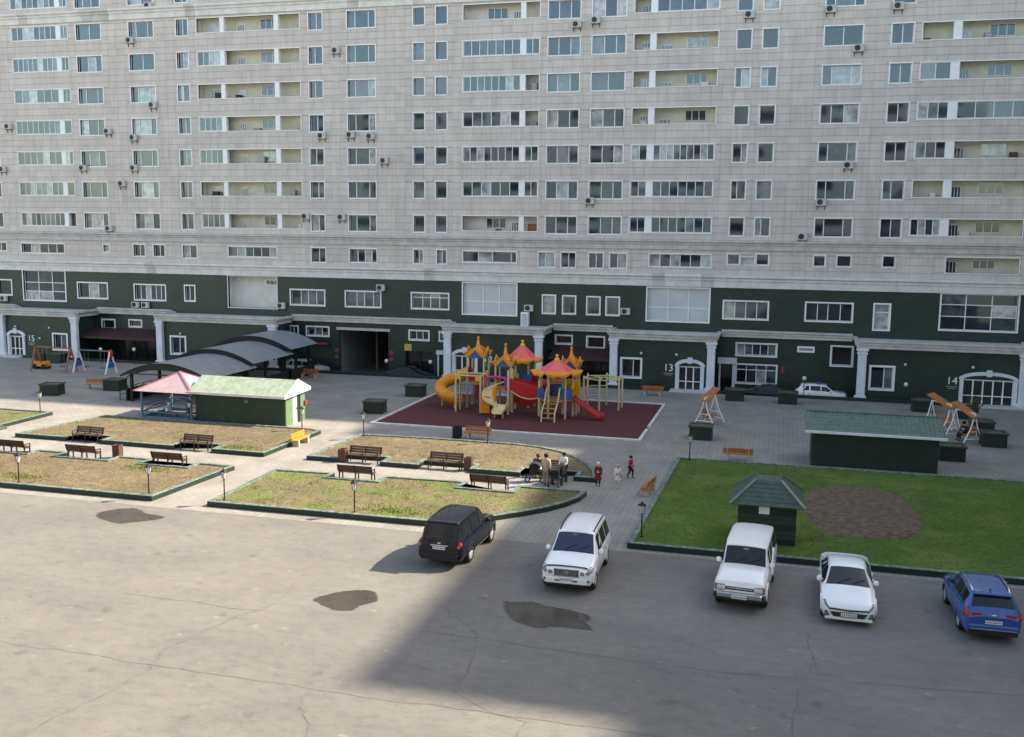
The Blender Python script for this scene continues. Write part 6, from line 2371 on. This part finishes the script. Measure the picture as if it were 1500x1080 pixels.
def skin_mesh(name, chains, mat, sub=1):
    """chains: list of [(point, radius), ...]; points that coincide are joined"""
    verts, rad, edges, idx = [], [], [], {}
    for ch in chains:
        prev = None
        for p, r in ch:
            k = tuple(round(v, 3) for v in p)
            if k not in idx:
                idx[k] = len(verts); verts.append(p); rad.append(r)
            i = idx[k]
            if prev is not None and prev != i:
                edges.append((prev, i))
            prev = i
    me = bpy.data.meshes.new(name + '_bones')
    me.from_pydata(verts, edges, [])
    o = bpy.data.objects.new(name + '_bones', me); COL.objects.link(o)
    o.modifiers.new('skin', 'SKIN')
    if not me.skin_vertices:
        bpy.context.view_layer.objects.active = o
    sv = me.skin_vertices[0].data
    for i, r in enumerate(rad):
        rr_ = r if isinstance(r, tuple) else (r, r)
        sv[i].radius = rr_
    sv[0].use_root = True
    s = o.modifiers.new('sub', 'SUBSURF'); s.levels = sub; s.render_levels = sub
    dg = bpy.context.evaluated_depsgraph_get()
    out = bpy.data.meshes.new_from_object(o.evaluated_get(dg))
    bpy.data.objects.remove(o); bpy.data.meshes.remove(me)
    out.materials.clear(); out.materials.append(mat)
    for p_ in out.polygons:
        p_.use_smooth = True
    out.name = name
    return out


def person(pos, rz, h, label, joints, top, bottom, shoe, hair, coat=None, hat=None, z=.01):
    """joints at unit height (1 = standing height): dict of points; facing -y"""
    t = thing('person', label, 'person', (pos[0], pos[1], z), R(rz))
    J = {k: Vector(v) * h for k, v in joints.items()}
    ch = [[(J['pelvis'], .085 * h), (J['chest'], .092 * h), (J['neck'], .035 * h), (J['head0'], .050 * h), (J['head1'], .060 * h), (J['head2'], .045 * h)]]
    for s in 'LR':
        ch.append([(J['chest'], .092 * h), (J['sh' + s], .042 * h), (J['el' + s], .030 * h), (J['wr' + s], .020 * h), (J['ha' + s], .022 * h)])
        ch.append([(J['pelvis'], .085 * h), (J['hip' + s], .068 * h), (J['kn' + s], .042 * h), (J['an' + s], .026 * h), (J['to' + s], .022 * h)])
        d = (J['ha' + s] - J['wr' + s]).normalized()
        side = d.cross(Vector((0, 1, .2))).normalized()
        for q, l in ((-1.5, .032), (-.5, .040), (.5, .042), (1.5, .036)):
            b = J['ha' + s] + side * q * .008 * h
            ch.append([(J['ha' + s], .022 * h), (b + d * .016 * h, .0065 * h), (b + d * l * h + Vector((0, -.006 * h, 0)), .0055 * h)])
        ch.append([(J['ha' + s], .022 * h), (J['ha' + s] + side * .02 * h + d * .004 * h, .0075 * h), (J['ha' + s] + side * .026 * h + d * .022 * h, .006 * h)])
    link('body', skin_mesh('body', ch, SKIN), t)
    e = 1.16
    ch = [[(J['pelvis'] + Vector((0, 0, .01 * h)), .092 * h * e), (J['chest'], .098 * h * e), (J['neck'] - Vector((0, 0, .012 * h)), .05 * h)]]
    for s in 'LR':
        ch.append([(J['chest'], .098 * h * e), (J['sh' + s], .05 * h * e), (J['el' + s], .037 * h * e), (J['wr' + s], .027 * h * e)])
    link('jacket', skin_mesh('jacket', ch, top), t)
    ch = []
    for s in 'LR':
        ch.append([(J['pelvis'], .092 * h * 1.05), (J['hip' + s], .074 * h * 1.06), (J['kn' + s], .047 * h * 1.1), (J['an' + s] + Vector((0, 0, .015 * h)), .031 * h * 1.1)])
    link('trousers', skin_mesh('trousers', ch, bottom), t)
    for s in 'LR':
        a, b = J['an' + s], J['to' + s]
        link('shoe', skin_mesh('shoe', [[(a + (a - b) * .25 - Vector((0, 0, .008 * h)), .027 * h), ((a + b) / 2, .030 * h), (b, .026 * h)]], shoe), t)
    hc = (J['head1'] + J['head2']) / 2
    m = MB(); m.lathe([(.064 * h, -.045 * h), (.075 * h, .0), (.070 * h, .035 * h), (.045 * h, .062 * h), (.0, .07 * h)], (hc.x, hc.y + .014 * h, hc.z), 12, sy=1.05)
    link('hair' if not hat else 'hat', m.mesh('hair', hair, 60), t)
    f = J['head1']
    for s in (-1, 1):
        m = MB(); m.cbox((f.x + s * .022 * h, f.y - .058 * h, f.z + .01 * h), (.012 * h, .006 * h, .006 * h)); link('eye', m.mesh('eye', BLACK), t)
    m = MB(); m.add([(f.x - .008 * h, f.y - .055 * h, f.z - .012 * h), (f.x + .008 * h, f.y - .055 * h, f.z - .012 * h), (f.x, f.y - .057 * h, f.z + .012 * h), (f.x, f.y - .072 * h, f.z - .01 * h)], [(0, 1, 3), (1, 2, 3), (2, 0, 3), (0, 2, 1)]); link('nose', m.mesh('nose', SKIN), t)
    m = MB(); m.cbox((f.x, f.y - .054 * h, f.z - .026 * h), (.026 * h, .006 * h, .005 * h)); link('mouth', m.mesh('mouth', pm('lips', (.30, .12, .10), .6)), t)
    if coat:
        z0, z1, r0, r1 = coat
        p = J['pelvis']
        m = MB(); m.lathe([(r0 * h, z0 * h), (r0 * h * .92, (z0 * .6 + z1 * .4) * h), (r1 * h, z1 * h), (r1 * h * .7, (z1 + .04) * h)], (p.x, p.y, 0), 14, sy=.85)
        link('coat', m.mesh('coat', top, 60), t)
    return t


STAND = dict(pelvis=(0, 0, .53), chest=(0, .005, .74), neck=(0, 0, .835), head0=(0, -.005, .875), head1=(0, -.008, .93), head2=(0, 0, .955),
             shL=(.105, 0, .795), elL=(.135, .015, .63), wrL=(.13, -.03, .485), haL=(.13, -.04, .445), shR=(-.105, 0, .795), elR=(-.135, .015, .63), wrR=(-.13, -.03, .485), haR=(-.13, -.04, .445),
             hipL=(.055, 0, .50), knL=(.06, -.01, .28), anL=(.06, .01, .045), toL=(.07, -.09, .02), hipR=(-.055, 0, .50), knR=(-.06, -.01, .28), anR=(-.06, .01, .045), toR=(-.07, -.09, .02))
WALK = dict(STAND, knL=(.055, -.09, .28), anL=(.055, -.07, .05), toL=(.06, -.17, .03), knR=(-.055, .02, .28), anR=(-.055, .14, .07), toR=(-.06, .06, .025), wrL=(.13, .08, .50), haL=(.13, .09, .46), elL=(.13, .06, .63), wrR=(-.12, -.12, .52), haR=(-.12, -.14, .485))
SIT = dict(STAND, pelvis=(0, .06, .30), chest=(0, .04, .51), neck=(0, .02, .605), head0=(0, 0, .645), head1=(0, -.01, .70), head2=(0, 0, .725), shL=(.105, .03, .565), elL=(.14, .0, .41), wrL=(.08, -.12, .36), haL=(.06, -.155, .35),
           shR=(-.105, .03, .565), elR=(-.14, .0, .41), wrR=(-.08, -.12, .36), haR=(-.06, -.155, .35), hipL=(.06, .02, .29), knL=(.07, -.20, .285), anL=(.07, -.19, .045), toL=(.08, -.28, .02), hipR=(-.06, .02, .29), knR=(-.07, -.20, .285), anR=(-.07, -.19, .045), toR=(-.08, -.28, .02))
REACH = dict(STAND, elL=(.14, -.05, .63), wrL=(.10, -.17, .58), haL=(.09, -.205, .57), elR=(-.14, -.05, .63), wrR=(-.10, -.17, .58), haR=(-.09, -.205, .57))
LOOKUP = dict(WALK, head1=(.01, -.005, .93))
C = lambda n, c: pm('cloth_' + n, c, .85, .15, 14, .2, 60)
HAIR = C('dark_hair', (.012, .010, .009))
person((-11.5, 49.85), 160, 1.72, 'man in beige shirt and trousers standing with his back turned beside a pram', STAND, C('beige', (.42, .34, .25)), C('khaki', (.30, .245, .18)), C('brown_shoe', (.10, .06, .04)), HAIR)
person((-12.35, 51.55), 10, 1.66, 'person in dark brown jacket sitting on the bench behind the prams', SIT, C('brown', (.085, .05, .035)), C('black', (.015, .015, .017)), C('black_shoe', (.02, .02, .02)), C('brown_hair', (.10, .055, .03)))
person((-10.85, 51.25), -15, 1.52, 'person in white sweater and black trousers leaning over a pram', REACH, C('white', (.70, .69, .66)), C('black', (.015, .015, .017)), C('black_shoe', (.02, .02, .02)), HAIR)
person((-8.85, 50.55), 0, 1.28, 'child in dark red coat and white hat', STAND, C('red', (.22, .008, .02)), C('black', (.015, .015, .017)), C('black_shoe', (.02, .02, .02)), C('white', (.70, .69, .66)), coat=(.27, .56, .155, .105), hat=True)
person((-7.8, 50.5), -10, 1.25, 'small child in white jacket and pale pink trousers', WALK, C('white', (.70, .69, .66)), C('pale_pink', (.62, .44, .43)), C('white_shoe', (.60, .60, .60)), C('rose', (.55, .36, .34)), coat=(.36, .52, .14, .10), hat=True)
person((-7.45, 52.75), 75, 1.25, 'child in bright red jacket and black trousers walking away', WALK, C('bright_red', (.42, .010, .03)), C('black', (.015, .015, .017)), C('black_shoe', (.02, .02, .02)), HAIR)
person((11.95, 69.4), -62, 1.66, 'person in dark clothes sitting on the swing seat by the tiled shed', SIT, C('navy', (.018, .02, .035)), C('black', (.015, .015, .017)), C('black_shoe', (.02, .02, .02)), HAIR, z=.03)


def pram(p, rz, lb, white):
    t = thing('pram', lb, 'pram', (p[0], p[1], .009), R(rz), 'prams at the bench')
    m = MB(); m.bev(-.24, .24, -.45, .30, .45, .72, .07); m.build('carrycot', C('pram_black', (.014, .014, .016)), t, smooth=50)
    m = MB()
    N = 8
    vs, fs = [], []
    for i in range(N + 1):
        a = R(10 + 150 * i / N)
        for x in (-.25, .25):
            vs.append((x, .02 + .34 * math.cos(a), .68 + .36 * math.sin(a)))
    for i in range(N):
        fs.append((2 * i, 2 * i + 1, 2 * i + 3, 2 * i + 2))
    for s in (0, 1):
        c0 = len(vs); vs.append(((-.25, .25)[s], .02, .68))
        for i in range(N):
            fs.append((c0, 2 * i + s, 2 * i + 2 + s))
    m.add(vs, fs); m.build('hood', C('pram_black', (.014, .014, .016)), t)
    m = MB(); m.bar((-.2, -.4, .2), (-.2, .45, .98), .03, .03); m.bar((.2, -.4, .2), (.2, .45, .98), .03, .03); m.bar((-.2, .45, .98), (.2, .45, .98), .035, .035); m.bar((-.2, .42, .2), (-.2, -.3, .5), .03, .03); m.bar((.2, .42, .2), (.2, -.3, .5), .03, .03)
    m.build('frame', GREYM if white else BLACK, t)
    for x in (-.26, .26):
        for y in (-.4, .4):
            m = MB(); m.tube([(x - .02, y, .15), (x + .02, y, .15)], .15, 14); o = m.build('wheel', TYRE, t)
            m = MB(); m.tube([(x - .026, y, .15), (x + .026, y, .15)], .09, 12); m.build('hub', LAMPG if white else GREYM, o)
    if white:
        m = MB(); m.bev(-.18, .18, -.35, .05, .72, .78, .03); m.build('blanket', WHITE, t, smooth=50)


pram((-12.25, 50.5), 100, 'black pram with white blanket in front of the person in brown', True)
pram((-10.9, 50.5), 175, 'black pram before the person in white', False)
pram((-11.05, 49.95), 185, 'small grey pushchair beside the man in beige', True)
